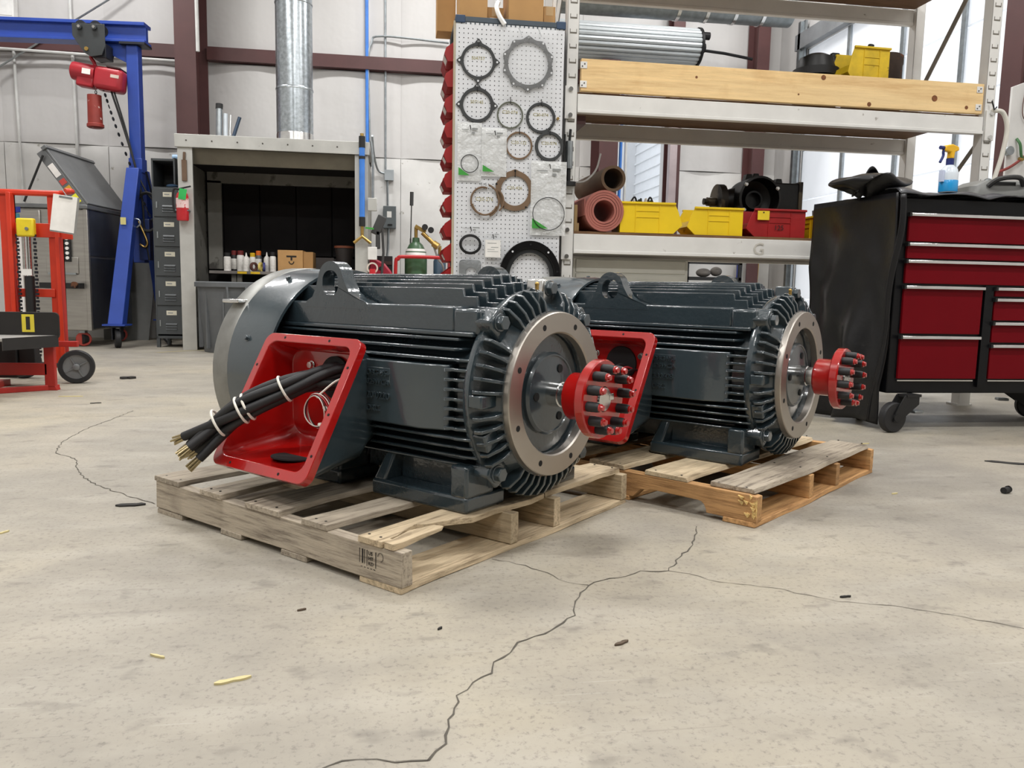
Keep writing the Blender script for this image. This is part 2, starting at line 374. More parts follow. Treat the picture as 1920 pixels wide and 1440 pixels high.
# pallet A: local x runs along the deck boards, local y along the stringers (toward the back left)
pa = thing('wooden_pallet', 'weathered grey wooden pallet with a splintered front board under the nearer motor', 'pallet', (.021, 1.816, 0), math.radians(44.6), 'pallets')
SA = [(0, .04), (.426, .464), (.639, .675), (1.05, 1.088)]
for i, (x0, x1) in enumerate(SA):
    mk('stringer', board(x0, x1, 0, 1.08, .016, .102, 10, .0015, 'y'), WG[1] if i == 0 else WP[1], pa, bev=.002)
for y0, y1 in ((0, .145), (.344, .452), (.632, .729), (.94, 1.08)):
    mk('bottom_board', board(0, 1.092, y0, y1, 0, .016), WP[0] if y0 == 0 else WG[0], pa, bev=.002)
for k, (y0, y1) in enumerate(((.262, .36), (.465, .62), (.73, .836), (.94, 1.08))):
    b = mk('deck_board', board(-.002, 1.09, y0, y1, .102, .118, 24, .004 if k != 1 else .008), WG[0], pa, bev=.0015)
    nails(b, [(SA[j][0]+.02, y0+d) for j in (0, 1, 2, 3) for d in (.03, y1-y0-.03)], .118)
# the splintered front board: two halves with a torn piece and a butt joint over the third stringer
def torn_board():
    up = [(-.004, .145), (.63, .15), (.63, .03), (.55, .02), (.40, .036), (.30, .030), (.24, .062), (.17, .085), (.155, .104), (.13, .098), (.10, .088), (.06, .072), (.03, .07), (.028, .058), (-.004, .064)]
    return MB().prism(up, .102, .118)
b = mk('deck_board', torn_board(), WP[0], pa, bev=.0015); nails(b, [(.02, .13), (.02, .09), (.44, .12), (.44, .06)], .118)
mk('splinter', MB().loft([[(.0, .026, .102), (.0, .058, .102), (.0, .058, .118), (.0, .026, .118)], [(.03, .024, .102), (.03, .06, .102), (.03, .06, .118), (.03, .024, .118)], [(.10, .03, .106), (.10, .072, .104), (.10, .072, .121), (.10, .028, .119)], [(.165, .022, .114), (.165, .048, .112), (.165, .05, .124), (.165, .024, .122)], [(.18, .03, .118), (.18, .036, .118), (.18, .036, .121), (.18, .03, .121)]]), WP[0], pa, bev=.001)
b = mk('deck_board', board(.636, 1.09, .025, .15, .102, .118, 14, .004, bow=.004), WP[0], pa, bev=.0015); nails(b, [(.66, .05), (.66, .12), (1.07, .05), (1.07, .12)], .118)
# treatment stamp on the outer face of the front stringer
def ink(x0, x1, z0, z1): mk('stamp', MB().box(-.0012, .0004, x0, x1, z0, z1), INK, pa)
for y in (.142, .133, .130, .1245): ink(y, y+.0012+(.001 if y == .130 else 0), .05, .086)
ink(.116, .1172, .046, .086); ink(.0855, .0868, .046, .086)
for j, s in enumerate(('US', 'HT', 'KD')):
    text('stamp', s, .013, INK, pa, Matrix.Translation((-.0008, .112, .075-j*.013)) @ Matrix.Rotation(-PI/2, 4, 'Z') @ Matrix.Rotation(PI/2, 4, 'X'), .0004)
mk('stamp', MB().tube([(-.0006, .07+.009*math.cos(t/12*2*PI), .077+.011*math.sin(t/12*2*PI)) for t in range(10)], .0006, 5), INK, pa)
for j in range(5): ink(.088+j*.011, .094+j*.011, .0405, .042)

pb = thing('wooden_pallet', 'golden brown wooden pallet with an arched notch in its stringer under the farther motor', 'pallet', (1.112, 2.253, 0), math.radians(39.8), 'pallets')
SB = [(0, .04), (.425, .46), (.68, .715), (1.065, 1.1)]
arch = [(0, .016), (.17, .016)]+[(.17+.03*(1-math.cos(t))+.0, .016+.036*math.sin(t)) for t in (.3, .8, 1.2, PI/2)]+[(.38, .054), (.42, .046), (.45, .016), (.63, .016)]+[(.63+.03*(1-math.cos(t)), .016+.036*math.sin(t)) for t in (.3, .8, 1.2, PI/2)]+[(.86, .052), (.91, .03), (.92, .016), (1.08, .016), (1.08, .102), (.5, .1005), (.03, .102), (0, .098)]
for i, (x0, x1) in enumerate(SB):
    mk('stringer', MB().prism(arch, x0, x1, 'x'), WO[1], pb, bev=.002)
mk('torn_end', MB().loft([[(-.001+.0025*rnd.random(), .0+.016*i/5-.002, .03+.014*j+.004*rnd.random()) for i in range(6)] for j in range(5)], False, False).add([], []), mat('raw_splintered_wood', '#d8b877', .85, var=.35, scale=60, bump=1, bscale=90, bdist=.006), pb, flat=True)
for i in range(9):
    y, z = rnd.uniform(.0, .05), rnd.uniform(.03, .1)
    mk('splinter', MB().prism([(y, z), (y+rnd.uniform(.008, .02), z+.004), (y+.004, z-.01)], -.004-.004*rnd.random(), .002, 'x'), MATS['raw_splintered_wood'], pb)
for y0, y1 in ((0, .11), (.46, .56), (.95, 1.08)):
    mk('bottom_board', board(-.002, 1.1, y0, y1, 0, .016), WO[0], pb, bev=.002)
for y0, y1, x0, x1 in ((.01, .17, .015, 1.075), (.24, .405, -.0, 1.08), (.485, .64, 0.0, 1.08), (.73, .86, 0, 1.08), (.95, 1.08, 0, 1.08)):
    b = mk('deck_board', board(x0, x1, y0, y1, .102, .118, 24, .004, ragged=.01), WP[0] if y0 > .2 else WG[0], pb, bev=.0015)
    nails(b, [(SB[j][0]+.02, y0+d) for j in (0, 1, 2, 3) for d in (.035, y1-y0-.03)], .118)

# ------------------------------------------------------------------ the motors
def paint(name, hexc, rough, bstr, coat=1.0, bsc=55):
    if name in MATS: return MATS[name]
    m, nt, bs = base_mat(name); c = lin(hexc)
    nt.links.new(ramp(nt, noise(nt, 5, 4), [(.3, shade(c, .9)), (.7, shade(c, 1.1))]), bs.inputs['Base Color'])
    bs.inputs['Roughness'].default_value = rough; bs.inputs['Coat Weight'].default_value = coat; bs.inputs['Coat Roughness'].default_value = .05
    bumpn(nt, noise(nt, bsc, 3), bstr, .0012, bs)
    nt.links.new(bs.inputs['Normal'].links[0].from_socket, bs.inputs['Coat Normal']); MATS[name] = m; return m
GREY = paint('glossy_grey_enamel', '#2d393f', .26, .8, 1.0, 48)
GREYB = paint('smooth_grey_enamel', '#333f45', .3, .35)
RED = paint('glossy_red_enamel', '#a80d0a', .25, .15)
MACH = mat('machined_steel', '#b4aea6', .4, 1, var=.06, scale=5)
BRIGHT = mat('bright_steel', '#d5d5d3', .22, 1, var=.06, scale=30)
RUB = mat('black_rubber', '#1c1c1e', .55, var=.15, bump=.1)
HOLE = mat('dark_bore', '#0b0c0d', .8)
CU = mat('tinned_copper_strand', '#a89a78', .4, .9, var=.25, scale=200)
TIE = mat('white_nylon', '#e6e3d8', .5)
BRASS = mat('brass_fitting', '#b7985a', .35, 1)
ZA = .312
XA = Matrix.Translation((0, 0, ZA)) @ Matrix.Rotation(PI/2, 4, 'Y')   # lathe z -> motor x ; lathe x -> -z
def rx_plate(outer, inner, x0, x1):   # loops given as (y, z about axis)
    return MB().plate([(a, b+ZA) for a, b in outer], [(a, b+ZA) for a, b in inner], x0, x1, 'x')
def hexbolt(par, p, d, r, h, m, nm='bolt'):
    d = Vector(d).normalized(); p = Vector(p)
    mb = MB().hexa(p, p+d*h, r).cyl(p-d*.001, p+d*h*.18, r*1.22, n=16)
    return mk(nm, mb, m, par, bev=r*.12)
def make_motor(label, loc, rz, serial, full):
    t = thing('electric_motor', label, 'motor', loc, rz, 'electric motors')
    # finned frame barrel
    mk('frame_barrel', MB().lathe([(.246, -.87), (.25, -.86), (.25, -.05), (.246, -.04)], 64, XA), GREY, t)
    # tall vertical fins over the top, stepped at the drive end
    for i in range(11):
        y = -.175+i*.035; top = ZA+.334-.042*(abs(y)/.175)**1.6; d = .045*(1-abs(y)/.175)
        prof = [(-.855, ZA+.15), (-.855, top-.06), (-.83, top), (-.155+d*.6, top), (-.15+d*.6, top-.022), (-.105+d*.5, top-.022), (-.10+d*.5, top-.05), (-.06, top-.05), (-.055, ZA+.15)]
        mk('cooling_fin', MB().prism(prof, y-.0055, y+.0055, 'y'), GREY, t, bev=.0022)
    for i in range(7):
        y = -.15+i*.05
        mk('cooling_fin', MB().prism([(-.55, ZA-.17), (-.55, ZA-.262), (-.06, ZA-.262), (-.06, ZA-.17)], y-.005, y+.005, 'y'), GREY, t)
    # horizontal fins along both flanks, wavy near the drive end
    for s in (-1, 1):
        for i in range(14):
            z = ZA+.155-i*.0262; out = .287-.55*max(0, abs(z-ZA+.01)-.10)
            lo = z > ZA+.095 or z < ZA-.10
            x0 = -.86 if (lo or s > 0) else -.14
            pts = [(x0, .12), (x0, out-.02), (x0+.015, out), (-.16 if lo or s > 0 else -.125, out), (-.10, out-.005), (-.085, out), (-.045, out-.008), (-.03, out-.03), (-.03, .12)]
            if i in (0, 1): pts = [(x0, .12), (x0, out), (-.11, out), (-.09, out-.035), (-.09, .12)]
            mk('side_fin', MB().prism([(a, s*b) for a, b in pts], z-.0045, z+.0045, 'z'), GREY, t, bev=.0035)
        # shoulder rail with its lug block and lifting eye
        yi, yo = s*.10, s*.237
        mk('shoulder_rail', MB().box(-.872, -.135, min(yi, yo), max(yi, yo), ZA+.172, ZA+.243), GREY, t, bev=.006)
        mk('rail_block', MB().box(-.137, -.045, min(s*.12, s*.241), max(s*.12, s*.241), ZA+.168, ZA+.238), GREY, t, bev=.01)
        mk('rail_lip', MB().box(-.872, -.06, min(s*.15, s*.25), max(s*.15, s*.25), ZA+.163, ZA+.176), GREY, t, bev=.004)
        c = -.637 if s < 0 else -.36; k = 1 if s < 0 else -1
        prof = []
        for a in range(0, 9):
            th = PI/2-PI/2*a/8*.86; prof.append((.056*math.cos(th)*1.0, .31+.056*math.sin(th)))
        right = prof+[(.066, .30), (.082, .275), (.112, .255), (.16, .243), (.175, .225)]
        left = [(-a, b) for a, b in prof[1:]][::-1]
        left = [(-.12, .225), (-.112, .243), (-.085, .256), (-.07, .28), (-.062, .30)]+left
        outer = [(c+k*a, b) for a, b in (right[::-1]+left[::-1])]
        hole = rrect(c-.036, c+.036, .262, .338, .032, 5)
        def near(p):   # hole point in the same direction as the outline point
            a = math.atan2(p[1]-.30, p[0]-c); return min(hole, key=lambda q: abs(math.atan2(math.sin(math.atan2(q[1]-.30, q[0]-c)-a), math.cos(math.atan2(q[1]-.30, q[0]-c)-a))))
        if k < 0: outer = outer[::-1]
        # resample outline densely so the hole stays round
        O2 = []
        for a, b in zip(outer, outer[1:]+outer[:1]):
            n = max(1, int(math.dist(a, b)/.012)); O2 += [(a[0]+(b[0]-a[0])*j/n, a[1]+(b[1]-a[1])*j/n) for j in range(n)]
        dense = rrect(c-.036, c+.036, .262, .338, .032, 24)
        def hit(p):
            a = math.atan2(p[1]-.30, p[0]-c)
            return min(dense, key=lambda q: abs(math.atan2(math.sin(math.atan2(q[1]-.30, q[0]-c)-a), math.cos(math.atan2(q[1]-.30, q[0]-c)-a))))
        mb = MB().plate([(a, b+ZA) for a, b in O2][::-1], [(a, b+ZA) for a, b in map(hit, O2)][::-1], min(s*.19, s*.238), max(s*.19, s*.238), 'y')
        mk('lifting_eye', mb, GREY, t, bev=.006, seg=3)
    # feet
    for s in (-1, 1):
        for xa, xb in ((-.42, -.055), (-.83, -.56)):
            mb = MB()
            y0, y1 = (s*.272, s*.10)
            P = [(xa, y0), (xb, y0), (xb, y1), (xa, y1)]
            mb.prism(P, 0, .046)
            w = .05
            mb.prism([(xb-.06, y0), (xb, y0), (xb, s*.15), (xb-.06, s*.15)], .04, .13)
            mb.loft([[(xa, y0*.985, .04), (xa+w, y0*.985, .04), (xa+w, y1, .04), (xa, y1, .04)], [(xa+.03, s*.235, .135), (xa+w+.015, s*.235, .135), (xa+w+.015, y1, .135), (xa+.03, y1, .135)]])
            mb.prism([(xa+w, s*.20), (xb-.06, s*.20), (xb-.06, y1), (xa+w, y1)], .04, .14)
            mk('foot', mb, GREY, t, bev=.009, seg=3)
    # fan cowl
    cw = mk('fan_cowl', MB().lathe([(.335, -1.07), (.35, -1.06), (.35, -.84), (.347, -.815), (.338, -.815), (.338, -1.05), (.30, -1.055), (.30, -1.07)], 72, XA, close=True), GREYB, t)
    mk('cowl_rim', MB().lathe([(.336, -1.105), (.349, -1.10), (.352, -1.09), (.352, -1.02), (.349, -1.015), (.336, -1.015)], 72, XA, close=True), mat('dull_bare_steel', '#8f8f8b', .45, .8, var=.12, scale=18), cw)
    mk('cowl_back', MB().lathe([(0, -1.09), (.336, -1.09), (.336, -1.075), (0, -1.075)], 48, XA), GREYB, cw)
    for a in (62, 100, 140, 175, 20):
        ca, sa = math.cos(math.radians(a)), math.sin(math.radians(a))
        hexbolt(cw, (-.93, -.35*ca, ZA+.35*sa), (0, -ca, sa), .009, .012, GREYB)
    mk('cowl_bracket', MB().cb((-1.075, -.27, ZA+.235), (.09, .05, .012), 0), BRIGHT, cw, bev=.003)
    for a in (90, 180, 0):
        ca, sa = math.cos(math.radians(a)), math.sin(math.radians(a))
        M = Matrix.Translation((-.85, 0, ZA)) @ Matrix.Rotation(math.radians(a), 4, 'X')
        mk('cowl_spoke', MB().box(-.03, .03, -.02, .02, .24, .345, Matrix.Translation((-.85, 0, ZA)) @ Matrix.Rotation(math.radians(a), 4, 'X')), GREY, cw)
    # cast block with raised lettering
    nb = mk('name_block', MB().prism([(-.432, -.20), (-.432, -.303), (-.207, -.303), (-.118, -.276), (-.118, -.20)], ZA-.09, ZA+.088, 'z'), GREYB, t, bev=.004)
    mk('letter_pad', MB().box(-.402, -.312, -.3045, -.302, ZA+.014, ZA+.066), GREYB, nb, bev=.001)
    for j, (s_, z, sz) in enumerate((('DBG435-', .044, .023), ('029WCA', .018, .023), (serial, -.022, .028), ('DRC', -.058, .025))):
        text('lettering', s_, sz, GREYB, nb, TM((-.400, -.3045, ZA+z)), .006)
    # terminal box: outer shell, red lining, open slanted mouth
    y1, z1, y0, z0 = -.352, .146, -.562, -.228       # upper and lower lip of the mouth
    L = math.hypot(y1-y0, z1-z0); uy, uz = (y1-y0)/L, (z1-z0)/L; nY, nZ = -uz, uy   # outward normal of the mouth
    def mouth(a0, a1, b0, b1, r, off):
        return [(a, y0+uy*b+nY*off, ZA+z0+uz*b+nZ*off) for a, b in rrect(a0, a1, b0, b1, r, 6)]
    def backr(a0, a1, b0, b1, r, y): return [(a, y, ZA+b) for a, b in rrect(a0, a1, b0, b1, r, 6)]
    o1 = mouth(-.79, -.366, 0, L, .03, -.012); o2 = mouth(-.79, -.366, 0, L, .03, -.024)
    s1 = mouth(-.778, -.378, .012, L-.014, .03, -.026)
    b1 = backr(-.765, -.392, -.205, .125, .05, -.33); b2 = backr(-.755, -.41, -.185, .115, .06, -.285); b3 = backr(-.74, -.43, -.16, .10, .06, -.22)
    tb = mk('terminal_box', MB().loft([o2, s1, b1, b2, b3], False, True), GREYB, t)
    i0 = mouth(-.79, -.366, 0, L, .03, -.024); i1 = mouth(-.79, -.366, 0, L, .03, 0); i2 = mouth(-.762, -.396, .03, L-.026, .03, 0); i3 = mouth(-.757, -.401, .036, L-.03, .03, -.02)
    j1 = backr(-.752, -.405, -.186, .105, .045, -.335); j2 = backr(-.742, -.425, -.168, .095, .05, -.30)
    ln = mk('red_lining', MB().loft([i0, i1, i2, i3, j1, j2], False, True), RED, tb, bev=.002)
    def onm(a, b, off=0): return Vector((a, y0+uy*b+nY*off, ZA+z0+uz*b+nZ*off))
    for a, b in ((-.70, L-.013), (-.50, L-.013), (-.776, .32), (-.776, .15), (-.381, .34), (-.381, .2), (-.381, .08), (-.70, .014), (-.48, .014)):
        mk('screw_hole', MB().cyl(onm(a, b, -.002), onm(a, b, .0008), .0042, n=10), HOLE, tb)
    mk('cable_opening', MB().cyl((-.535, -.31, ZA+.022), (-.535, -.297, ZA+.022), .064, n=28), HOLE, tb)
    for bx, bz in ((-.648, .052), (-.452, .052)): hexbolt(tb, (bx, -.302, ZA+bz), (0, -1, 0), .0115, .012, BRIGHT)
    mk('conduit_opening', MB().lathe([(0, 0), (.068, 0), (.068, .004), (0, .004)], 28, Matrix.Translation((-.555, -.44, ZA-.199)) @ Matrix.Rotation(math.radians(-4), 4, 'X')), HOLE, tb)
    mk('box_neck', MB().loft([backr(-.74, -.43, -.15, .10, .05, -.23), backr(-.74, -.43, -.15, .10, .05, -.15)]), GREY, tb)
    # drive-end shield
    sh = mk('end_shield', MB().lathe([(.20, -.06), (.288, -.058), (.293, -.05), (.293, -.036), (.286, -.03), (.268, -.026), (.248, -.005), (.238, .01), (.228, .022), (.236, .03), (.18, .03), (.176, .022), (.172, .012), (0, .012), (0, -.06)], 96, XA), GREY, t)
    skip = [45, 135, 225, 315, 90]
    fin = None
    for i in range(52):
        a = 360*i/52+2
        if any(abs((a-q+180) % 360-180) < 6.5 for q in skip) or abs((a-180+180) % 360-180) < 4.5: continue
        if fin is None:
            fin = mk('shield_fin', MB().prism([(-.03, .22), (-.03, .286), (-.018, .301), (.004, .296), (.026, .262), (.031, .232), (.02, .20)], -.0048, .0048, 'y'), GREY, sh, bev=.002)
            f = fin
        else: f = cp(fin, sh)
        f.location = (0, 0, ZA); f.rotation_euler = (math.radians(a-90), 0, 0)
    for a in (45, 135, 225, 315):
        M = Matrix.Translation((0, 0, ZA)) @ Matrix.Rotation(math.radians(a-90), 4, 'X')
        lug = mk('shield_lug', MB().prism([(-.036, .22), (.036, .22), (.036, .30), (.026, .318), (-.026, .318), (-.036, .30)], -.062, -.005, 'x', M), GREY, sh, bev=.006)
        p = M @ Vector((-.005, 0, .287)); hexbolt(lug, p, (1, 0, 0), .0205, .02, GREYB)
    M = Matrix.Translation((0, 0, ZA)) @ Matrix.Rotation(math.radians(-6), 4, 'X')
    lug = mk('shield_lug', MB().box(-.075, -.012, -.026, .026, .25, .322, M), BRIGHT if full else GREYB, sh, bev=.006)
    p = M @ Vector((-.012, .0, .298)); hexbolt(lug, p, (1, 0, 0), .019, .02, GREYB)
    M = Matrix.Translation((0, 0, ZA)) @ Matrix.Rotation(math.radians(90), 4, 'X')
    mk('shield_pad', MB().box(-.034, .012, -.018, .018, .22, .298, M), GREY, sh, bev=.005)
    M = Matrix.Translation((0, 0, ZA)) @ Matrix.Rotation(math.radians(113), 4, 'X')
    mk('shield_pad', MB().box(-.034, .008, -.026, .026, .22, .293, M), GREY, sh, bev=.005)
    mk('fitting_boss', MB().box(-.025, .015, -.06, -.03, ZA+.2, ZA+.288), GREY, sh, bev=.005); mk('grease_fitting', MB().cyl((.0, -.045, ZA+.285), (.0, -.045, ZA+.304), .0055, n=8).sphere((.0, -.045, ZA+.307), .0065, 10), BRASS, sh)
    fl = mk('mounting_flange', MB().lathe([(.172, .024), (.229, .024), (.2315, .027), (.2315, .047), (.229, .05), (.176, .05), (.172, .046)], 96, XA, close=True), MACH, t)
    for i in range(8):
        a = 2*PI*i/8+.38; y, z = .2025*math.cos(a), .2025*math.sin(a)
        mk('bolt_hole', MB().cyl((.045, y, ZA+z), (.0506, y, ZA+z), .0085, n=14), HOLE, fl)
    bc = mk('bearing_cap', MB().lathe([(.0, .005), (.118, .005), (.118, .022), (.112, .03), (.108, .03), (.106, .026), (.05, .030), (0, .030)], 64, XA), GREYB, t)
    for a in (62, 182, 300):
        y, z = .078*math.cos(math.radians(a)), .078*math.sin(math.radians(a))
        mk('cap_hole', MB().cyl((.022, y, ZA+z), (.0315, y, ZA+z), .012, n=16), HOLE, bc)
    # shaft and half coupling
    mk('shaft', MB().lathe([(0, .02), (.036, .02), (.036, .065), (.033, .068), (.033, .2), (.031, .203), (0, .203)], 40, XA), BRIGHT, t)
    cpn = mk('coupling_hub', MB().lathe([(.035, .098), (.06, .098), (.066, .104), (.066, .162), (.070, .168), (.104, .168), (.108, .172), (.108, .194), (.105, .198), (.035, .198)], 72, XA, close=True), RED, t)
    mk('shaft_key', MB().box(.19, .2045, .022, .044, ZA-.005, ZA+.013), BRIGHT, cpn, bev=.001)
    sl = tip = None
    for i in range(12):
        a = 2*PI*i/12+.13; y, z = .084*math.cos(a), .084*math.sin(a)
        if sl is None:
            sl = mk('pin_sleeve', MB().lathe([(0, 0), (.0128, 0), (.0138, .005), (.0133, .009), (.0141, .015), (.0132, .021), (.0136, .027), (.0122, .036), (.0105, .039), (0, .039)], 20, Matrix.Rotation(PI/2, 4, 'Y')), RUB, cpn)
            tip = mk('pin_nut', MB().lathe([(0, .038), (.0108, .038), (.0108, .043), (.008, .044), (.0075, .050), (0, .051)], 16, Matrix.Rotation(PI/2, 4, 'Y')), RED, cpn)
            A, B = sl, tip
        else: A, B = cp(sl, cpn), cp(tip, cpn)
        A.location = B.location = (.197, y, ZA+z)
    return t
mA = make_motor('dark grey motor with black cables spilling from its red terminal box, on the nearer pallet', (.427, 2.216, .118), math.radians(-45.4), '20 0220', True)
mB = make_motor('dark grey motor cast with the number 200608, on the farther golden pallet', (1.448, 2.734, .118), math.radians(-46.5), '200608', False)
# cables of the nearer motor
CB = [  # start offset at the opening, end point
 ((-.50, .05), (-.835, -.615, -.150), .0135), ((-.53, .055), (-.83, -.60, -.175), .013), ((-.55, .04), (-.80, -.62, -.175), .0135),
 ((-.49, .01), (-.775, -.635, -.172), .0135), ((-.52, .0), (-.76, -.615, -.205), .013), ((-.51, .03), (-.81, -.59, -.19), .013)]
for i, ((sx, sz), e, r) in enumerate(CB):
    a = 2*PI*i/6
    Fb = frame((0, 0, 0), (-.09, -.09, -.065)); off = Fb @ Vector((.024*math.cos(a), .024*math.sin(a), 0)); off2 = Fb @ Vector((.026*math.cos(a+.3), .026*math.sin(a+.3), 0))
    m1 = Vector((-.60, -.44, ZA-.005))+off; m2 = Vector((-.69, -.53, ZA-.07))+off2
    E_ = Vector((e[0], e[1], ZA+e[2])); d = (E_-m2).normalized()
    path = spline([(sx+.05, -.25, ZA+sz), (sx-.005, -.325, ZA+sz), m1, m2, E_], 8)
    c = mk('power_cable', MB().tube(path, r, 12), RUB, mA)
    mb = MB(); Fe = frame((0, 0, 0), d)
    for q in range(10):
        aq = 2*PI*q/7; ro = r*.58 if q < 7 else r*.15; tip = Fe @ Vector((ro*1.35*math.cos(aq), ro*1.35*math.sin(aq), .030+.012*rnd.random())); bs_ = Fe @ Vector((ro*math.cos(aq), ro*math.sin(aq), -.004))
        mb.tube([E_+bs_, E_+(bs_+tip)*.5, E_+tip], r*.24, 5)
    mk('bare_end', mb, CU, c)['kind'] = 'stuff'
def tie(c, nrm, r):
    F_ = frame(c, Vector(c)+Vector(nrm)); pts = [F_ @ Vector((r*math.cos(t/20*2*PI), r*math.sin(t/20*2*PI), 0)) for t in range(20)]
    o = mk('cable_tie', MB().tube(pts, .0038, 6, True), TIE, mA); p = F_ @ Vector((-r*1.02, 0, 0)); mk('tie_head', MB().cb(p, (.014, .011, .011), .5), TIE, o, bev=.002)
dv = Vector((-.09, -.09, -.065))
tie((-.60, -.44, ZA-.005), dv, .0385); tie((-.672, -.512, ZA-.057), dv, .0395); tie((-.685, -.525, ZA-.067), dv, .0395); tie((-.737, -.565, ZA-.105), dv, .040)
for i in range(5):
    rr = .052-.002*i; oy = .004*i
    pts = [(-.515+rr*math.cos(k/28*2*PI), -.385-oy+.003*math.sin(2*k/28*2*PI+i), ZA-.065+rr*math.sin(k/28*2*PI)) for k in range(28)]
    mk('thin_wire', MB().tube(pts, .0016, 5, True), (mat('wire_black', '#1a1a1a', .5), mat('wire_white', '#d8d5cc', .5), mat('wire_red', '#b3343c', .5))[i % 3], mA)
mk('thin_wire', MB().tube(spline([(-.46, -.30, ZA+.02), (-.47, -.35, ZA+.025), (-.50, -.385, ZA-.01), (-.515, -.39, ZA-.024)], 6), .003, 6), TIE, mA)
for p in ((-.515, -.39, ZA-.022), (-.48, -.39, ZA-.055), (-.50, -.392, ZA-.105)): mk('tape_band', MB().cb(p, (.016, .012, .008), 0, 0, .5), TIE, mA, bev=.002)
for k in range(3): mk('lead_wire', MB().tube(spline([(-.49+.01*k, -.30, ZA+.0), (-.52+.02*k, -.33, ZA+.02-.01*k), (-.55+.015*k, -.35, ZA-.0-.012*k)], 5), .004, 6), (RUB, mat('wire_red', '#b3343c'), RUB)[k], mB)
# ------------------------------------------------------------------ storage rack and what stands on it
CREAM = mat('worn_cream_paint', '#e5e4e0', .45, var=.06, scale=5, spots=('#8d8478', 14, .69))
SHELFW = wood('dark_shelf_board', '#6d4f33', '#4d3622', '#7d5f41', 'x')
PINE = wood('new_pine_plank', '#e6c48c', '#cda167', '#ecd09e', 'x', .65, .35)
BLK = mat('matte_black', '#161617', .6)
rk = thing('pallet_rack', 'tall cream steel storage rack with wooden shelves behind the motors', 'rack', (0, 0, 0))
FY, RY = 4.85, 5.65
slot_me = None
for x0, y0, y1 in ((1.02, FY-.03, FY+.05), (3.79, FY-.03, FY+.05), (1.02, RY-.05, RY+.03), (3.79, RY-.05, RY+.03)):
    f = y0 < 5
    u = mk('upright', MB().box(x0, x0+.07, y0, y0+.004, .01, 3.9).box(x0, x0+.004, y0, y1, .01, 3.9).box(x0+.066, x0+.07, y0, y1, .01, 3.9), CREAM, rk, bev=.0015)
    mk('foot_plate', MB().box(x0-.02, x0+.09, y0-.01, y1+.02, 0, .012).box(x0-.004, x0+.074, y0-.006, y0, .012, .16), CREAM, u)
    if f:
        for i in range(33):
            z = .2+i*.085
            if any(a-.03 < z < b+.03 for a, b in ((.93, 1.08), (1.76, 1.91))): continue
            if slot_me is None: s_ = slot_me = mk('slot', MB().box(-.021, .021, -.002, .001, -.004, .004).box(-.021, -.018, -.002, .001, .004, .022).box(.018, .021, -.002, .001, .004, .022), mat('slot_shadow', '#726d64', .7), u)
            else: s_ = cp(slot_me, u)
            s_.location = (x0+.035, y0, z)
for z0, z1 in ((.95, 1.068), (1.783, 1.893), (2.71, 2.82)):
    for y in (FY-.012, RY):
        b = mk('beam', MB().box(1.092, 3.788, y-.02, y+.02, z0, z1).box(1.092, 3.788, y-.026, y-.02, z0, z0+.02), CREAM, rk, bev=.003)
        if y < 5:
            for x in (1.0, 3.785):
                e = mk('beam_bracket', MB().box(x+.012, x+.075, y-.034, y-.020, z0-.04, z1+.04), CREAM, b, bev=.002)
                for zz in (z0-.02, z1+.02): mk('bolt', MB().cyl((x+.045, y-.034, zz), (x+.045, y-.046, zz), .013, n=12), BRIGHT, e)
    for k in range(3):
        mk('shelf_board', MB().box(1.095, 3.785, FY+.012+k*.256, FY+.265+k*.256, z1+.001, z1+.019), SHELFW, rk, bev=.001)
for x in (1.055, 3.825):
    for z0, z1 in ((.3, .95), (1.1, 1.75), (2.15, 3.0)):
        mk('brace', MB().cyl((x, FY+.05, z1), (x, RY-.05, z0), .018, n=4), mat('grey_rack_brace', '#8c877d', .5), rk)
mk('sub_brace', MB().box(1.10, 1.16, FY+.03, RY-.03, 1.73, 1.78), BROWN, rk)
text('mark', 'G', .11, mat('faint_marker', '#cdc9bf', .7), rk, TM((2.25, FY-.0385, .97)), .0004)
pl_ = tag(mk('pine_plank', MB().box(1.11, 3.775, FY-.03, FY+.008, 1.912, 2.098), PINE, bev=.002), 'long new pine plank on edge along the front of the upper rack shelf', 'plank')
for x in (1.115, 3.735):
    for z in (1.95, 2.06):
        b = mk('white_bracket', MB().box(x-.012, x+.03, FY-.034, FY-.030, z-.02, z+.02), mat('white_plastic', '#e9e8e4', .4), pl_, bev=.003)
        for d in (-.008, .006): mk('screw', MB().cyl((x+.008+d, FY-.034, z+d), (x+.008+d, FY-.037, z+d), .004, n=8), NAIL, b)
KNOT = mat('pine_knot', '#7a4a26', .7, var=.4, scale=80)
for x, z, r in ((1.83, 2.03, .008), (2.66, 2.075, .016), (2.98, 1.93, .014), (3.43, 1.99, .02), (3.66, 1.945, .012), (2.5, 1.965, .006)):
    mk('knot', MB().cyl((x, FY-.0295, z), (x, FY-.0308, z), r, n=14), KNOT, pl_)
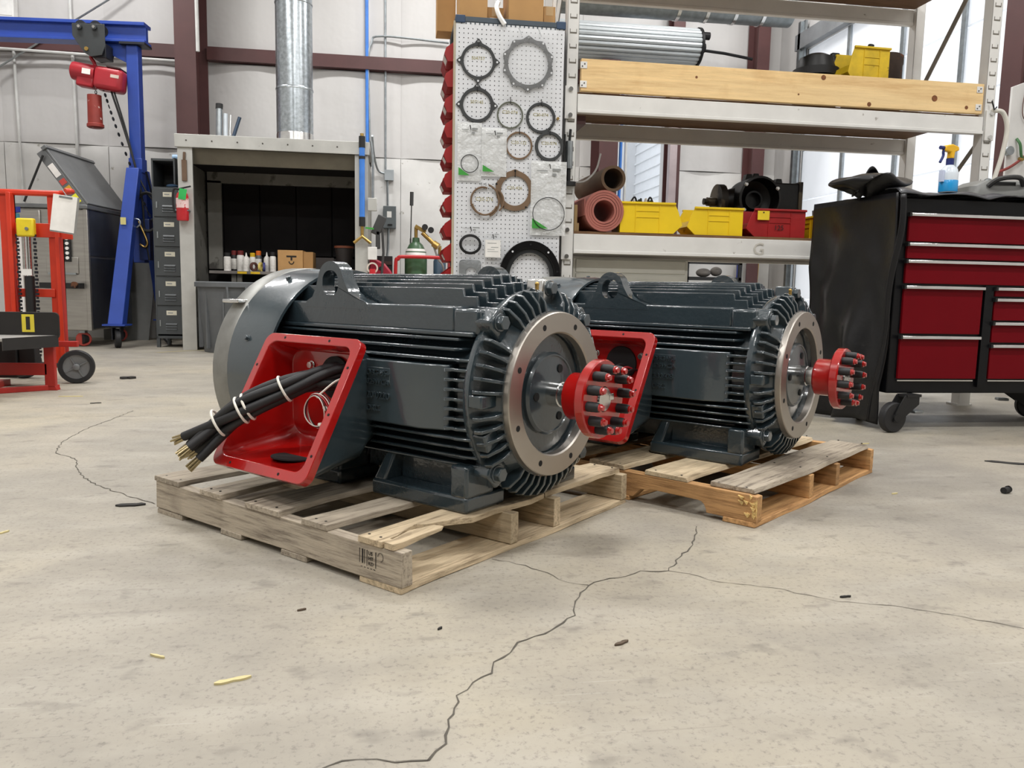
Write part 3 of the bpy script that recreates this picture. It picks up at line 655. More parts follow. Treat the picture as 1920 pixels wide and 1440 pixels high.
# bins
YEL = mat('yellow_plastic', '#efcb1c', .4, var=.06); REDP = mat('red_plastic', '#9c1a1b', .45, var=.15, scale=9)
def bin_parts(t, L, W, H, m):
    # local: x length (scoop at +x), y width, z up
    side = [(0, 0), (L*.86, 0), (L, H*.28), (L*.93, H*.72), (L*.86, H), (0, H)]
    for y in (0, W-.005): mk('side_wall', MB().prism(side, y, y+.005, 'y'), m, t, bev=.0015)
    mk('back_wall', MB().box(0, .005, .005, W-.005, 0, H), m, t); mk('bottom', MB().box(.005, L*.86, .005, W-.005, 0, .006), m, t)
    mk('front_lip', MB().add([(L*.86, .005, 0), (L*.86, W-.005, 0), (L, W-.005, H*.28), (L, .005, H*.28), (L*.93, .005, H*.5), (L*.93, W-.005, H*.5)], [(0, 3, 2, 1), (3, 4, 5, 2), (0, 1, 2, 3)]), m, t)
    for y0, y1 in ((-.012, .004), (W-.004, W+.012)): mk('rim', MB().box(-.004, L*.88, y0, y1, H-.014, H), m, t, bev=.003)
    for y in (-.004, W):
        for a, b in ((.24, .255), (.62, .635)): mk('rib', MB().box(L*a, L*b, y, y+.004, .0, H-.014), m, t)
        for c in (.5, .7): mk('rib', MB().box(L*.255, L*.62, y, y+.004, H*c, H*c+.006), m, t)
def bin_(name, label, loc, rz, L, W, H, m, group=None):
    t = thing(name, label, 'bin', loc, rz, group); bin_parts(t, L, W, H, m); return t
SZ = 1.088
bin_('storage_bin', 'yellow plastic parts bin beside the pink rubber roll, scoop to the right', (1.395, 4.87, SZ), math.radians(-2), .40, .22, .19, YEL, 'bins on the lower shelf')
t = thing('storage_bin', 'yellow plastic parts bin next to the red bin, scoop to the left', 'bin', (2.205, 5.09, SZ), PI, 'bins on the lower shelf'); bin_parts(t, .37, .21, .175, YEL)
t = thing('storage_bin', 'red plastic parts bin marked 125 with a yellow tag', 'bin', (2.63, 5.09, SZ), PI, 'bins on the lower shelf'); bin_parts(t, .40, .21, .178, REDP)
text('number', '125', .045, BLK, t, Matrix.Translation((.215, .2165, .045)) @ Matrix.Rotation(PI, 4, 'Z') @ Matrix.Rotation(PI/2, 4, 'X'), .0004)
tg = mk('paper_tag', MB().box(.255, .335, .225, .227, .105, .162), mat('yellow_card', '#f2d22a', .6), t, bev=.004); mk('tag_hole', MB().cyl((.295, .2265, .152), (.295, .2285, .152), .005, n=10), BLK, tg)
t = thing('storage_bin', 'yellow plastic parts bin half hidden behind the black tool chest cover', 'bin', (2.72, 5.15, SZ), -PI/2, 'bins on the lower shelf'); bin_parts(t, .27, .24, .15, YEL)
for k in range(4): tag(mk('steel_offcut', MB().cyl((2.76+.05*k, 4.98+.02*k, SZ+.03), (2.755+.052*k, 5.0, SZ+.19+.015*k), .016, n=10), (STEEL, BLK, mat('rusty_steel', '#6b4630', .8, .3, spots=('#2c211c', 20, .5)), STEEL)[k]), ('short bright steel bar in the half hidden yellow bin', 'black bar upright in the half hidden yellow bin', 'rusty bar upright in the half hidden yellow bin', 'tallest bright bar in the half hidden yellow bin')[k], 'bar')
# pink rubber roll with its wound layers
PINK = mat('pink_rubber', '#a9665a', .7, var=.12)
t = thing('rubber_roll', 'roll of pink rubber sheet lying on the lower rack shelf', 'roll', (1.288, 4.86, SZ+.126), math.radians(1.5))
AX = Matrix.Rotation(-PI/2, 4, 'X')
for i, r in enumerate((.066, .082, .097, .111)):
    r1 = r+(.0135 if i < 3 else .0145)
    mk('layer', MB().lathe([(r, -.002*i), (r1, -.002*i), (r1, .62), (r, .62)], 40, AX, True), PINK, t, bev=.002)
mk('flap', MB().box(-.127, -.121, 0, .6, -.03, .07), PINK, t)
t = thing('cardboard_tube', 'dark brown cardboard tube leaning over the pink rubber roll', 'tube', (1.36, 4.93, SZ+.252+.082))
d = Vector((-.03, .62, .0)).normalized(); M = frame((0, 0, 0), d)
mk('tube_wall', MB().lathe([(.062, 0), (.08, 0), (.08, .62), (.062, .62)], 32, M, True), mat('brown_kraft_tube', '#5a4530', .75, var=.2), t)
tag(mk('cardboard_sheet', MB().box(1.105, 1.125, 4.88, 5.3, SZ, SZ+.16).box(1.125, 1.138, 4.885, 5.2, SZ, SZ+.05), mat('kraft_card', '#9a7f55', .8, var=.1), bev=.002), 'folded cardboard sheet standing between the rack post and rubber roll', 'cardboard')
for k in range(9):
    a = k*.7
    if k == 0: sp = thing('wire_offcuts', 'tangle of dark green wire ends poking above the first yellow bin', 'wire', (1.57, 5.0, SZ+.006))
    mk('wire_end', MB().tube(spline([(.02*math.cos(a), .02*math.sin(a), 0), (.03*math.cos(a), .03*math.sin(a), .15), (.055*math.cos(a), .05*math.sin(a), .205+.01*(k % 3)), (.085*math.cos(a), .05*math.sin(a), .19)], 5), .006, 6), (mat('dark_green_wire', '#2b3a26', .6), TIE, BLK)[k % 3], sp)
# black cast housing behind the bins
BI = mat('oily_black_casting', '#131312', .45, .2, var=.3, scale=12, bump=.3)
t = thing('gear_housing', 'oily black cast gear housing with a round bore above the red bin', 'housing', (2.46, 5.36, SZ))
YM = Matrix.Translation((0, 0, .28)) @ Matrix.Rotation(PI/2, 4, 'X')
mk('round_shell', MB().lathe([(.10, -.05), (.145, -.05), (.15, .17), (.135, .175), (.128, .06), (.06, .04), (.05, .03), (0, .03)], 40, YM), BI, t)
mk('bore_ring', MB().lathe([(.05, .04), (.062, .04), (.062, .075), (.05, .075)], 32, YM, True), BI, t)
mk('pedestal', MB().box(-.13, .13, -.1, .06, 0, .17), BI, t, bev=.02)
mk('neck', MB().cyl((-.1, 0, .28), (-.2, 0, .27), .09, .07, n=24), BI, t)
mk('input_flange', MB().cyl((-.2, 0, .27), (-.245, 0, .27), .115, n=32), mat('grimy_tan_steel', '#5c5344', .55, .5, spots=('#2b2620', 9, .5)), t)
mk('input_shaft', MB().cyl((-.245, 0, .265), (-.31, 0, .265), .03, n=20).cyl((-.31, 0, .265), (-.335, 0, .265), .022, n=20), mat('grimy_tan_steel', '#5c5344'), t)
mk('rear_case', MB().box(.13, .33, -.09, .1, .16, .40), BI, t, bev=.012); mk('case_edge', MB().box(.315, .345, -.1, .11, .15, .41), mat('grimy_tan_steel', '#5c5344'), t, bev=.004)
mk('case_foot', MB().box(.15, .33, -.06, .06, 0, .17), BI, t, bev=.01)
for x, z in ((-.02, .425), (.20, .40), (.03, .43)): mk('lug', MB().prism([(x-.03, z-.01), (x+.03, z-.01), (x+.018, z+.035), (x-.018, z+.035)], -.03, .03, 'y'), BI, t, bev=.004)
for a in (30, 140, 215, 325): hexbolt(t, (.138*math.cos(math.radians(a)), -.175, .28+.138*math.sin(math.radians(a))), (0, -1, 0), .011, .012, BRIGHT)
tag(mk('paper_slip', MB().cb((2.47, 5.16, SZ+.16), (.09, .003, .055), 0, .2, .1), mat('white_paper', '#eceae5', .7)), 'white paper slip sticking out behind the red bin', 'paper')
t = thing('switch_box', 'small olive metal box with loose wires behind the tool chest cover', 'box', (3.05, 5.3, SZ), .2)
mk('case', MB().box(-.07, .07, -.05, .05, 0, .22), mat('olive_paint', '#6f7263', .5), t, bev=.01); mk('knob', MB().cyl((.0, -.05, .16), (.0, -.075, .16), .02), BLK, t)
mk('wire', MB().tube(spline([(.06, 0, .2), (.1, -.01, .25), (.13, -.02, .2), (.14, 0, .1)], 5), .004, 6), BLK, t)
# upper shelf
UZ = 1.914
t = thing('fan_shroud', 'round black metal shroud lying behind the pine plank', 'shroud', (2.81, 5.2, UZ))
mk('dome', MB().lathe([(.135, 0), (.14, .02), (.135, .30), (.11, .385), (.06, .41), (0, .415)], 40, Matrix.Identity(4)), BI, t); mk('band', MB().lathe([(.141, .26), (.149, .26), (.149, .31), (.139, .31)], 40, None, True), BLK, t)
mk('rim_tab', MB().box(.10, .16, -.02, .02, .30, .43), BI, t, bev=.01)
t = thing('storage_bin', 'dirty yellow parts bin on the upper shelf between black shroud and rusty drum', 'bin', (3.155, 5.12, UZ+.17), PI+.04, 'bins on the upper shelf'); bin_parts(t, .29, .2, .225, mat('dirty_yellow_plastic', '#d4b31d', .55, var=.2, scale=11, spots=('#6e5a14', 16, .66)))
tag(mk('timber_block', MB().box(2.96, 3.15, 4.93, 5.12, UZ, UZ+.17), WG[0], bev=.003), 'timber block under the dirty yellow bin on the upper shelf', 'block')
tag(mk('black_pin', MB().cyl((3.02, 5.02, UZ+.176), (3.09, 5.02, UZ+.44), .02, n=12), BLK), 'black rod sticking up from the dirty yellow bin', 'rod')
t = thing('rusty_drum', 'rusty steel motor drum at the right end of the upper shelf', 'drum', (3.30, 5.2, UZ))
mk('drum_shell', MB().lathe([(.0, 0), (.115, 0), (.12, .02), (.12, .36), (.124, .37), (.124, .42), (.11, .43), (0, .435)], 36), mat('rusty_dark_steel', '#3b2f28', .7, .3, var=.4, scale=9, spots=('#6a4129', 13, .58)), t)
mk('drum_lug', MB().prism([(-.03, .43), (.03, .43), (0, .47)], -.015, .015, 'y'), BI, t)
# cabinet under the lower shelf
t = thing('steel_cabinet', 'worn white steel cabinet under the lower rack shelf', 'cabinet', (1.12, 4.95, 0))
CAB = mat('cabinet_white', '#d7d6cc', .4, var=.05, scale=4)
mk('body', MB().box(0, .76, 0, .6, .02, .93), CAB, t, bev=.004)
mk('drawer', MB().box(.02, .74, -.006, 0, .84, .92), CAB, t, bev=.002); d_ = mk('door', MB().box(.02, .74, -.008, 0, .06, .83), CAB, t, bev=.002)
mk('door_panel', MB().box(.10, .60, -.012, -.008, .12, .80), CAB, d_, bev=.002); mk('handle', MB().box(.66, .69, -.025, -.008, .5, .6), STEEL, d_, bev=.003)
# cord, grease gun on the posts
t = thing('grease_gun', 'black and silver grease gun hanging on the left rack post', 'tool', (1.045, 4.80, 1.35))
mk('barrel', MB().cyl((0, 0, .10), (0, 0, .26), .022, n=16), STEEL, t); mk('nozzle', MB().cyl((0, 0, .02), (0, 0, .10), .012, n=10).cyl((0, 0, .26), (.005, 0, .33), .008, n=8), BLK, t)
mk('base_disc', MB().cyl((0, 0, 0), (0, 0, .022), .045, n=20), BLK, t); mk('lever', MB().tube([(-.028, 0, .30), (-.03, 0, .2), (-.03, 0, .08)], .006, 6), BLK, t)
mk('hose', MB().tube(spline([(0, 0, .02), (.1, 0, .03), (.17, .01, .1), (.2, .02, .2)], 6), .006, 6), mat('grey_hose', '#8a8782', .6), t)
WP_ = mat('white_cord', '#dcd9cf', .5)
t = thing('power_cord', 'thick white cord with a black clamp looped down the right rack post', 'cord', (3.85, 4.80, 0))
mk('cord', MB().tube(spline([(-.02, 0, 1.93), (.05, -.01, 1.92), (.09, -.01, 1.82), (.07, -.01, 1.65), (.03, -.01, 1.5), (.0, -.01, 1.38)], 8), .014, 10), WP_, t)
mk('clamp', MB().cb((-.02, -.02, 1.43), (.11, .04, .04), 0, 0, -.1), BLK, t, bev=.005); mk('clamp_ring', MB().tube([(-.02+.035*math.cos(k/10*PI), -.02, 1.445+.045*math.sin(k/10*PI)) for k in range(11)], .012, 8), STEEL, t)
mk('hook', MB().tube([(-.03, -.005, 1.99), (-.02, -.02, 1.93), (-.005, -.02, 1.95)], .005, 6), BLK, t)

# ------------------------------------------------------------------ pegboard stand
PEG = mat('white_pegboard', '#dfe1e4', .5, var=.03)
SLATE = mat('slate_blue_steel', '#4a545d', .5, .2)
PX0, PX1, PY = .352, .985, 4.735
pg = thing('pegboard_stand', 'tall double-sided stand with white pegboard front beside the rack', 'stand', (0, 0, 0))
mk('pegboard', MB().box(PX0, PX1, PY, PY+.012, .2, 2.232), PEG, pg, bev=.002)
mk('core', MB().box(PX0+.01, PX1-.01, PY+.014, 5.18, .12, 2.24), BLK, pg)
mk('top_rail', MB().box(PX0-.004, PX1+.004, PY-.004, 5.19, 2.232, 2.262), SLATE, pg, bev=.003)
for x in (PX0-.002, PX1-.05): mk('corner_cap', MB().box(x, x+.055, PY-.008, PY+.06, 2.226, 2.268), mat('navy_cap', '#2e4460', .5), pg, bev=.003)
mk('edge_trim', MB().box(PX0-.012, PX0, PY-.002, PY+.02, .12, 2.235), mat('beige_trim', '#b6ab94', .6), pg)
mk('base', MB().box(PX0-.02, PX1+.02, PY-.03, 5.22, 0, .12), SLATE, pg, bev=.01)
mb = MB()
for i in range(24):
    for j in range(78):
        x, z = PX0+.02+i*.0259, .24+j*.0254
        c = 6; r = .0032
        mb.add([(x+r*math.cos(2*PI*k/c), PY-.0006, z+r*math.sin(2*PI*k/c)) for k in range(c)], [tuple(range(c-1, -1, -1))])
ho = mk('peg_holes', mb, HOLE, pg, flat=True); ho['kind'] = 'stuff'
for i in range(24): mk('edge_notch', MB().box(PX0+.029+i*.0259, PX0+.036+i*.0259, PY-.0015, PY, 2.221, 2.232), SLATE, pg)
FRT = PY-.012
GASK = mat('dark_gasket', '#3a3c3d', .7, var=.15); BRNG = mat('brown_gasket', '#77604a', .75, var=.15); OLV = mat('olive_ring', '#5f6355', .6)
HK = mat('black_wire_hook', '#1f1f20', .4, .6); LBL = mat('tan_marker', '#b0a878', .8)
CLEAR = mat('clear_poly_bag', '#f2f4f5', .12, var=.02, bump=1, bscale=22, bdist=.02, alpha=.16); FOG = mat('milky_poly_bag', '#eceeed', .2, var=.03, bump=1, bscale=18, bdist=.02, alpha=.72)
GRN = mat('green_print', '#3f9a3c', .5); PRT = mat('grey_print', '#8f9291', .7)
def hook(par, x, z, L=.03): mk('peg_hook', MB().tube([(x, PY, z+L), (x, FRT-.012, z+L), (x, FRT-.016, z-.01), (x, FRT-.022, z)], .0022, 6), HK, par)
def lettered(par, s, x, z): text('marking', s, .03, LBL, par, TM((x, PY-.0014, z)), .0003, 'CENTER')
def ring(name, label, cx, cz, ro, ri, m, code=None, th=.006, bumps=0, br=.02, squash=1, n=56, off=0, broken=None):
    t = thing(name, label, 'gasket', (cx, FRT-off, cz))
    O, I = [], []
    for i in range(n):
        a = 2*PI*i/n; r = ro
        if bumps:
            for k in range(bumps):
                dA = abs((a-PI/2-2*PI*k/bumps+PI) % (2*PI)-PI); r = max(r, ro+br*(1-dA/.24) if dA < .24 else 0)
        O.append((r*math.cos(a), squash*r*math.sin(a))); I.append((ri*math.cos(a), squash*ri*math.sin(a)))
    mk('ring', MB().plate(O, I, 0, th, 'y'), m, t, bev=.001)
    for k in range(bumps):
        a = PI/2+2*PI*k/bumps; rr = (ro+br*.35)
        mk('ring_hole', MB().cyl((rr*math.cos(a), -.001, rr*math.sin(a)), (rr*math.cos(a), .0005, rr*math.sin(a)), .006, n=10), PEG if m is not BRNG else HOLE, t)
    tz = squash*ri
    mk('peg_hook', MB().tube([(0, .012, tz+.03), (0, -.006, tz+.03), (0, -.008, tz-.008), (0, -.013, tz-.002)], .0024, 6), HK, t)
    if code: text('marking', code, .026, LBL, t, TM((0, PY-FRT-.0014+off, .01)), .0003, 'CENTER')
    return t
ring('gasket_ring', 'black four-lugged gasket ring, topmost on the pegboard', .482, 2.018, .100, .084, GASK, 'S04757', .006, 4, .026)
ring('gasket_ring', 'black four-lugged gasket ring hanging below the topmost one', .478, 1.775, .098, .080, GASK, 'S07145', .010, 4, .024)
t = ring('gasket_ring', 'large dark ring with many bosses in a clear bag', .772, 2.02, .138, .118, GASK, None, .012, 10, .018, off=.006)
t = thing('plastic_bag', 'clear plastic bag around the large bossed ring at the top of the pegboard', 'bag', (.772, FRT-.008, 2.01))
def bag(t, w, h, m, th=.004, seedv=0):
    n = 12; r = random.Random(seedv); vs = []; fs = []
    for i in range(n+1):
        for j in range(n+1):
            u, v = i/n-.5, j/n-.5; e = (1-(2*u)**4)*(1-(2*v)**4)
            vs.append((w*u, -th*e-.006*e*r.random(), h*v))
    for i in range(n):
        for j in range(n):
            a = i*(n+1)+j; fs.append((a, a+n+1, a+n+2, a+1))
    mk('bag_film', MB().add(vs, fs), m, t)
bag(t, .33, .40, CLEAR, .03, 1)
for x in (-.06, .055): mk('peg_hook', MB().tube([(x, .0, .2), (x, -.02, .19), (x+.012, -.03, .155)], .002, 6), mat('zinc_wire', '#a0a2a3', .35, .9), t)
ring('seal_ring', 'thin olive ring left of the pair of small rings on the pegboard', .672, 1.728, .077, .069, OLV, 'C20-074', .006)
ring('seal_ring', 'dark double ring right of the thin olive ring', .854, 1.722, .087, .072, GASK, 'C20-074', .012)
ring('seal_ring', 'brown thin ring below the thin olive ring', .728, 1.558, .080, .070, BRNG, 'C20-122', .006)
ring('seal_ring', 'dark double ring at the right edge, below its twin', .908, 1.562, .085, .068, GASK, 'C20-074', .014, off=.004)
ring('gasket_ring', 'thick brown fibre gasket in the middle of the pegboard', .708, 1.298, .112, .082, BRNG, 'C20-436', .005, 5, .008, 1.04)
t = thing('gasket_strips', 'broken brown ring pieces bunched on a hook left of the thick gasket', 'gasket', (.53, FRT, 1.235))
for k, (a0, a1, r, dx) in enumerate(((1.2, 4.6, .07, -.01), (-1.2, 1.3, .085, .0), (3.4, 5.9, .075, .0), (-.9, 1.0, .065, .045))):
    mk('ring_piece', MB().tube([(dx+r*math.cos(a0+(a1-a0)*i/14), -.004*k, r*1.1*math.sin(a0+(a1-a0)*i/14)) for i in range(15)], .0055, 6), BRNG, t)
for x in (-.02, .005): mk('peg_hook', MB().tube([(x, .012, .10), (x, -.012, .10), (x, -.02, .085)], .0022, 6), mat('zinc_wire', '#a0a2a3'), t)
text('marking', 'C20-276', .03, LBL, t, TM((-.0, PY-FRT-.0014, 0)), .0003, 'CENTER')
def bagthing(label, x0, x1, z0, z1, m, ringr=None, corner=True, seedv=3, off=0, card=False):
    t = thing('parts_bag', label, 'bag', ((x0+x1)/2, FRT-off, (z0+z1)/2), 0, 'bagged seals on the pegboard'); w, h = x1-x0, z1-z0
    bag(t, w, h, m, .008, seedv)
    hh = h/2
    mk('header_print', MB().box(-w*.35, -w*.05, -.016, -.0155, hh*.72, hh*.745).box(w*.08, w*.32, -.016, -.0155, hh*.74, hh*.8).box(w*.08, w*.2, -.016, -.0155, hh*.6, hh*.67), PRT, t)
    if corner: mk('green_corner', MB().prism([(-w*.46, -hh*.82), (-w*.46, -hh*.55), (0, -hh*.82)], -.0155, -.015, 'y'), GRN, t)
    if ringr: mk('seal', MB().tube([(0+ringr*math.cos(k/36*2*PI), -.018, -hh*.42+ringr*math.sin(k/36*2*PI)) for k in range(36)], .0022, 6, True), BLK, t)
    if card: mk('card', MB().box(-w*.42, w*.42, -.02, -.0185, -hh*.9, hh*.35), mat('white_paper', '#eceae5', .7), t); 
    if card: mk('card_print', MB().box(-w*.3, w*.2, -.0207, -.0200, hh*.1, hh*.14).box(-w*.1, w*.3, -.0207, -.0200, -hh*.2, -hh*.16).box(-w*.3, w*.3, -.0207, -.0200, -hh*.5, -hh*.47).box(-w*.3, w*.1, -.0207, -.0200, -hh*.35, -hh*.32), PRT, t)
    mk('peg_hook', MB().tube([(0, .012, hh-.02), (0, -.022, hh-.02), (.004, -.026, hh-.045)], .0024, 6), HK, t)
    return t
bagthing('white parts bag holding one thin black seal, at the left edge of the pegboard', .368, .508, 1.345, 1.675, FOG, .05, True, 3)
bagthing('white parts bag with green corner right of the thin-seal bag', .508, .655, 1.375, 1.65, FOG, None, True, 4, .004)
bagthing('largest white parts bag with green corner at the right edge of the pegboard', .803, 1.015, 1.045, 1.475, FOG, .095, True, 5, .004)
t = bagthing('clear bag with a black coiled seal low on the pegboard', .372, .525, .90, 1.10, CLEAR, None, False, 6)
for k in range(3): mk('seal', MB().tube([(.0+(.062-.004*k)*math.cos(i/30*2*PI), -.012-.003*k, -.02+(.055-.004*k)*math.sin(i/30*2*PI)) for i in range(30)], .004, 6, True), BLK, t)
bagthing('clear bag with a white printed card low on the pegboard', .527, .635, .90, 1.06, CLEAR, None, False, 7, 0, True)
t = thing('flange_ring', 'large glossy black flange ring at the foot of the pegboard', 'flange', (.805, FRT, .80))
O = [(.185*math.cos(2*PI*i/64), .21*math.sin(2*PI*i/64)) for i in range(64)]; I = [(.148*math.cos(2*PI*i/64), .165*math.sin(2*PI*i/64)) for i in range(64)]; J = [(.122*math.cos(2*PI*i/64), .14*math.sin(2*PI*i/64)) for i in range(64)]
GB = mat('glossy_black', '#141415', .22)
mk('outer_ring', MB().plate(O, I, -.03, 0, 'y'), GB, t, bev=.002); mk('inner_ring', MB().plate(I, J, -.018, 0, 'y'), mat('dark_grey_flange', '#333536', .35, .3), t, bev=.002)
for a in (90, 50, 130, 10, 170): mk('bolt_hole', MB().cyl((.167*math.cos(math.radians(a)), -.0295, .188*math.sin(math.radians(a))), (.167*math.cos(math.radians(a)), -.0308, .188*math.sin(math.radians(a))), .006, n=10), PEG if a in (50, 130) else HOLE, t)
t = thing('bearing_bracket', 'grey sheet metal bracket in a bag at the foot of the pegboard', 'bracket', (.455, FRT, .82))
mk('bracket_plate', MB().plate(rrect(-.07, .06, -.06, .07, .02, 4), [(.0+.035*math.cos(2*PI*(i+.5)/24), .03*math.sin(2*PI*(i+.5)/24)) for i in range(24)], -.006, 0, 'y'), STEEL, t, bev=.002); bag(t, .16, .16, CLEAR, .012, 9)
t = tag(mk('brass_stud', MB().cyl((.955, FRT+.012, 1.722), (.955, FRT-.006, 1.722), .008, n=12), BRASS), 'small brass stud pressed into the right edge of the pegboard', 'stud')
# small red bins hanging on the left face of the stand
for r_ in range(10):
    for c_ in range(2):
        z = .74+r_*.142; y = 4.76+c_*.2
        w_ = ('lowest', 'second lowest', 'third lowest', 'fourth lowest', 'fifth lowest', 'fifth highest', 'fourth highest', 'third highest', 'second highest', 'highest')[r_]
        t = thing('hanging_bin', 'small red bin on the pegboard stand side, %s row, %s' % (w_, ('near the front', 'toward the back')[c_]), 'bin', (PX0+.008, y, z), PI/2 if False else 0, 'red bins on the stand')
        P = [(0, 0), (-.05, .0), (-.07, .045), (-.06, .075), (0, .12)]
        for yy in (0, .175): mk('side_wall', MB().prism(P, yy, yy+.004, 'y'), REDP, t)
        mk('tray', MB().box(-.05, 0, .004, .175, 0, .004).add([(-.05, .004, 0), (-.05, .175, 0), (-.07, .175, .045), (-.07, .004, .045)], [(0, 1, 2, 3), (3, 2, 1, 0)]), REDP, t); mk('back', MB().box(-.004, 0, .004, .175, 0, .12), REDP, t)
        if (r_+c_) % 2: mk('paper_label', MB().add([(-.053, .03, .008), (-.053, .14, .008), (-.0685, .14, .038), (-.0685, .03, .038)], [(3, 2, 1, 0), (0, 1, 2, 3)]), mat('white_paper', '#eceae5'), t, loc=(-.001, 0, 0))
# cartons on top of the stand
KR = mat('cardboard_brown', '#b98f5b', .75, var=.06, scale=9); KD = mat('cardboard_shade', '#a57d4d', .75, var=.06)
def carton(label, x0, x1, y0, y1, z0, z1, rz=0, lab=False):
    t = thing('carton', label, 'box', ((x0+x1)/2, (y0+y1)/2, z0), rz, 'cartons on the stand'); a, b, h = (x1-x0)/2, (y1-y0)/2, z1-z0
    mk('box_body', MB().box(-a, a, -b, b, 0, h-.003), KR, t, bev=.003)
    for s in (-1, 1): mk('flap', MB().box(min(s*.002, s*a), max(s*.002, s*a), -b, b, h-.003, h), KR, t)
    mk('tape', MB().box(-.022, .022, -b-.0006, b+.0006, h-.05, h+.0006), mat('packing_tape', '#c2a172', .35), t)
    if lab: mk('label', MB().box(-a*.7, a*.7, -b-.001, -b, .005, h*.4), mat('white_paper', '#eceae5'), t)
    return t
carton('brown cardboard carton at the left on top of the pegboard stand', .375, .535, 4.76, 5.0, 2.262, 2.55)
carton('brown cardboard carton at the right on top of the pegboard stand', .655, .86, 4.75, 5.0, 2.262, 2.6)
carton('small carton with a white label between the two tall cartons on the stand', .545, .64, 4.85, 5.1, 2.262, 2.36, 0, True)
carton('narrow carton behind the right tall carton on the stand', .87, .94, 4.80, 5.1, 2.262, 2.37)
carton('tan carton overhanging the left back of the pegboard stand', .26, .372, 5.03, 5.18, 2.262, 2.6)
tag(mk('plastic_strip', MB().tube(spline([(.60, 4.79, 2.37), (.585, 4.74, 2.32), (.60, 4.72, 2.27), (.63, 4.715, 2.225)], 6), .014, 6), mat('white_plastic', '#e9e8e4')), 'crumpled white plastic strip hanging over the top of the pegboard', 'plastic')
for k, x in enumerate((.955, .99)): tag(mk('wood_lath', MB().cb((x, 4.9, 2.5), (.02, .03, .47), 0, 0, .04+.1*k), CREAM), ('white', 'cream slanted')[k]+' lath standing beside the cartons on the stand', 'lath')
# ------------------------------------------------------------------ spray hood at the back wall
GALV = mat('dull_galvanised_sheet', '#bdbdb8', .45, .3, var=.1, scale=5, spots=('#8f8d86', 12, .68))
GDK = mat('stained_grey_sheet', '#8b8982', .6, .15, var=.2, scale=2.5, spots=('#5d5a55', 5, .6))
SOFF = mat('beige_sheet', '#a39d8d', .55, .1, var=.1)
HOOD_BLK = mat('hood_black', '#100d0d', .95, var=.4, scale=4)  # mottled near-black for the hood's inside
hd = thing('spray_hood', 'large grey sheet metal spray hood with a black interior against the back wall', 'hood', (0, 0, 0))
HX0, HX1, HY0, HY1 = -2.26, -.275, 9.1, 10.6
mk('side_panel', MB().box(HX0, HX0+.03, HY0, HY1, 0, 2.16), GDK, hd); mk('side_panel', MB().box(HX1-.03, HX1, HY0, HY1, 0, 2.16), GDK, hd)
mk('front_post', MB().box(HX0, HX0+.15, HY0-.03, HY0, 0, 2.16), GALV, hd, bev=.002); mk('front_post', MB().box(HX1-.14, HX1, HY0-.03, HY0, 0, 2.16), GALV, hd, bev=.002)
mk('fascia', MB().box(HX0-.02, HX1+.02, HY0-.06, HY0-.03, 2.15, 2.285), GALV, hd, bev=.003)
for k in range(8): mk('rivet', MB().cyl((HX0+.1+k*.26, HY0-.06, 2.22), (HX0+.1+k*.26, HY0-.066, 2.22), .008, n=8), NAIL, hd)
mk('roof', MB().box(HX0-.02, HX1+.02, HY0-.03, HY1, 2.25, 2.285), GALV, hd)
mk('soffit', MB().add([(HX0+.03, HY0-.0, 2.15), (HX1-.03, HY0, 2.15), (HX1-.03, HY0+.12, 2.0), (HX0+.03, HY0+.12, 2.0)], [(0, 1, 2, 3), (3, 2, 1, 0)]), SOFF, hd)
mk('rear_frame', MB().box(-2.2, -2.04, 10.15, 10.2, .9, 1.95).box(-2.2, -.32, 10.15, 10.2, 1.92, 2.06), GDK, hd, bev=.002)
for i in range(4):
    for j in range(2): mk('filter_panel', MB().box(-2.03+i*.43, -1.61+i*.43, 10.2, 10.24, .2+j*.88, 1.06+j*.88), HOOD_BLK, hd, bev=.01)
mk('back_sheet', MB().box(HX0, HX1, 10.25, 10.27, 0, 2.25), HOOD_BLK, hd)
mk('inner_top', MB().box(HX0+.03, HX1-.03, HY0+.12, 10.2, 2.05, 2.08), HOOD_BLK, hd)
mk('bench', MB().box(-2.0, -.42, 9.22, 10.1, .835, .868), mat('dusty_steel_bench', '#77726e', .55, .3, var=.2), hd, bev=.003)
for x in (-1.78, -1.72, -.6): mk('bench_leg', MB().box(x, x+.05, 9.3, 9.35, 0, .835), GDK, hd)
mk('lower_dark', MB().box(-2.1, -.42, 9.75, 9.78, .02, .83), HOOD_BLK, hd)  # sheet added for the dark space under the bench
t = thing('exhaust_duct', 'round galvanised exhaust duct rising from the hood roof', 'duct', (-1.108, 9.62, 2.285))
DUC = mat('spangled_galvanised', '#a9b0b4', .28, .9, var=.25, scale=26)
mk('duct_pipe', MB().lathe([(.203, .1), (.203, 4.1)], 48), DUC, t); mk('duct_collar', MB().lathe([(.21, 0), (.207, .02), (.206, .13), (.203, .15)], 48), BRIGHT, t)
for z in (.62, 1.55, 2.5, 3.4): mk('duct_seam', MB().lathe([(.203, z), (.209, z+.008), (.209, z+.02), (.203, z+.03)], 48), DUC, t)
tag(mk('flat_carton', MB().box(-1.98, -.62, 9.25, 9.42, 2.285, 2.31), mat('tan_board', '#a2957d', .8), bev=.002), 'flattened tan board lying on the hood roof in front of the duct', 'board')
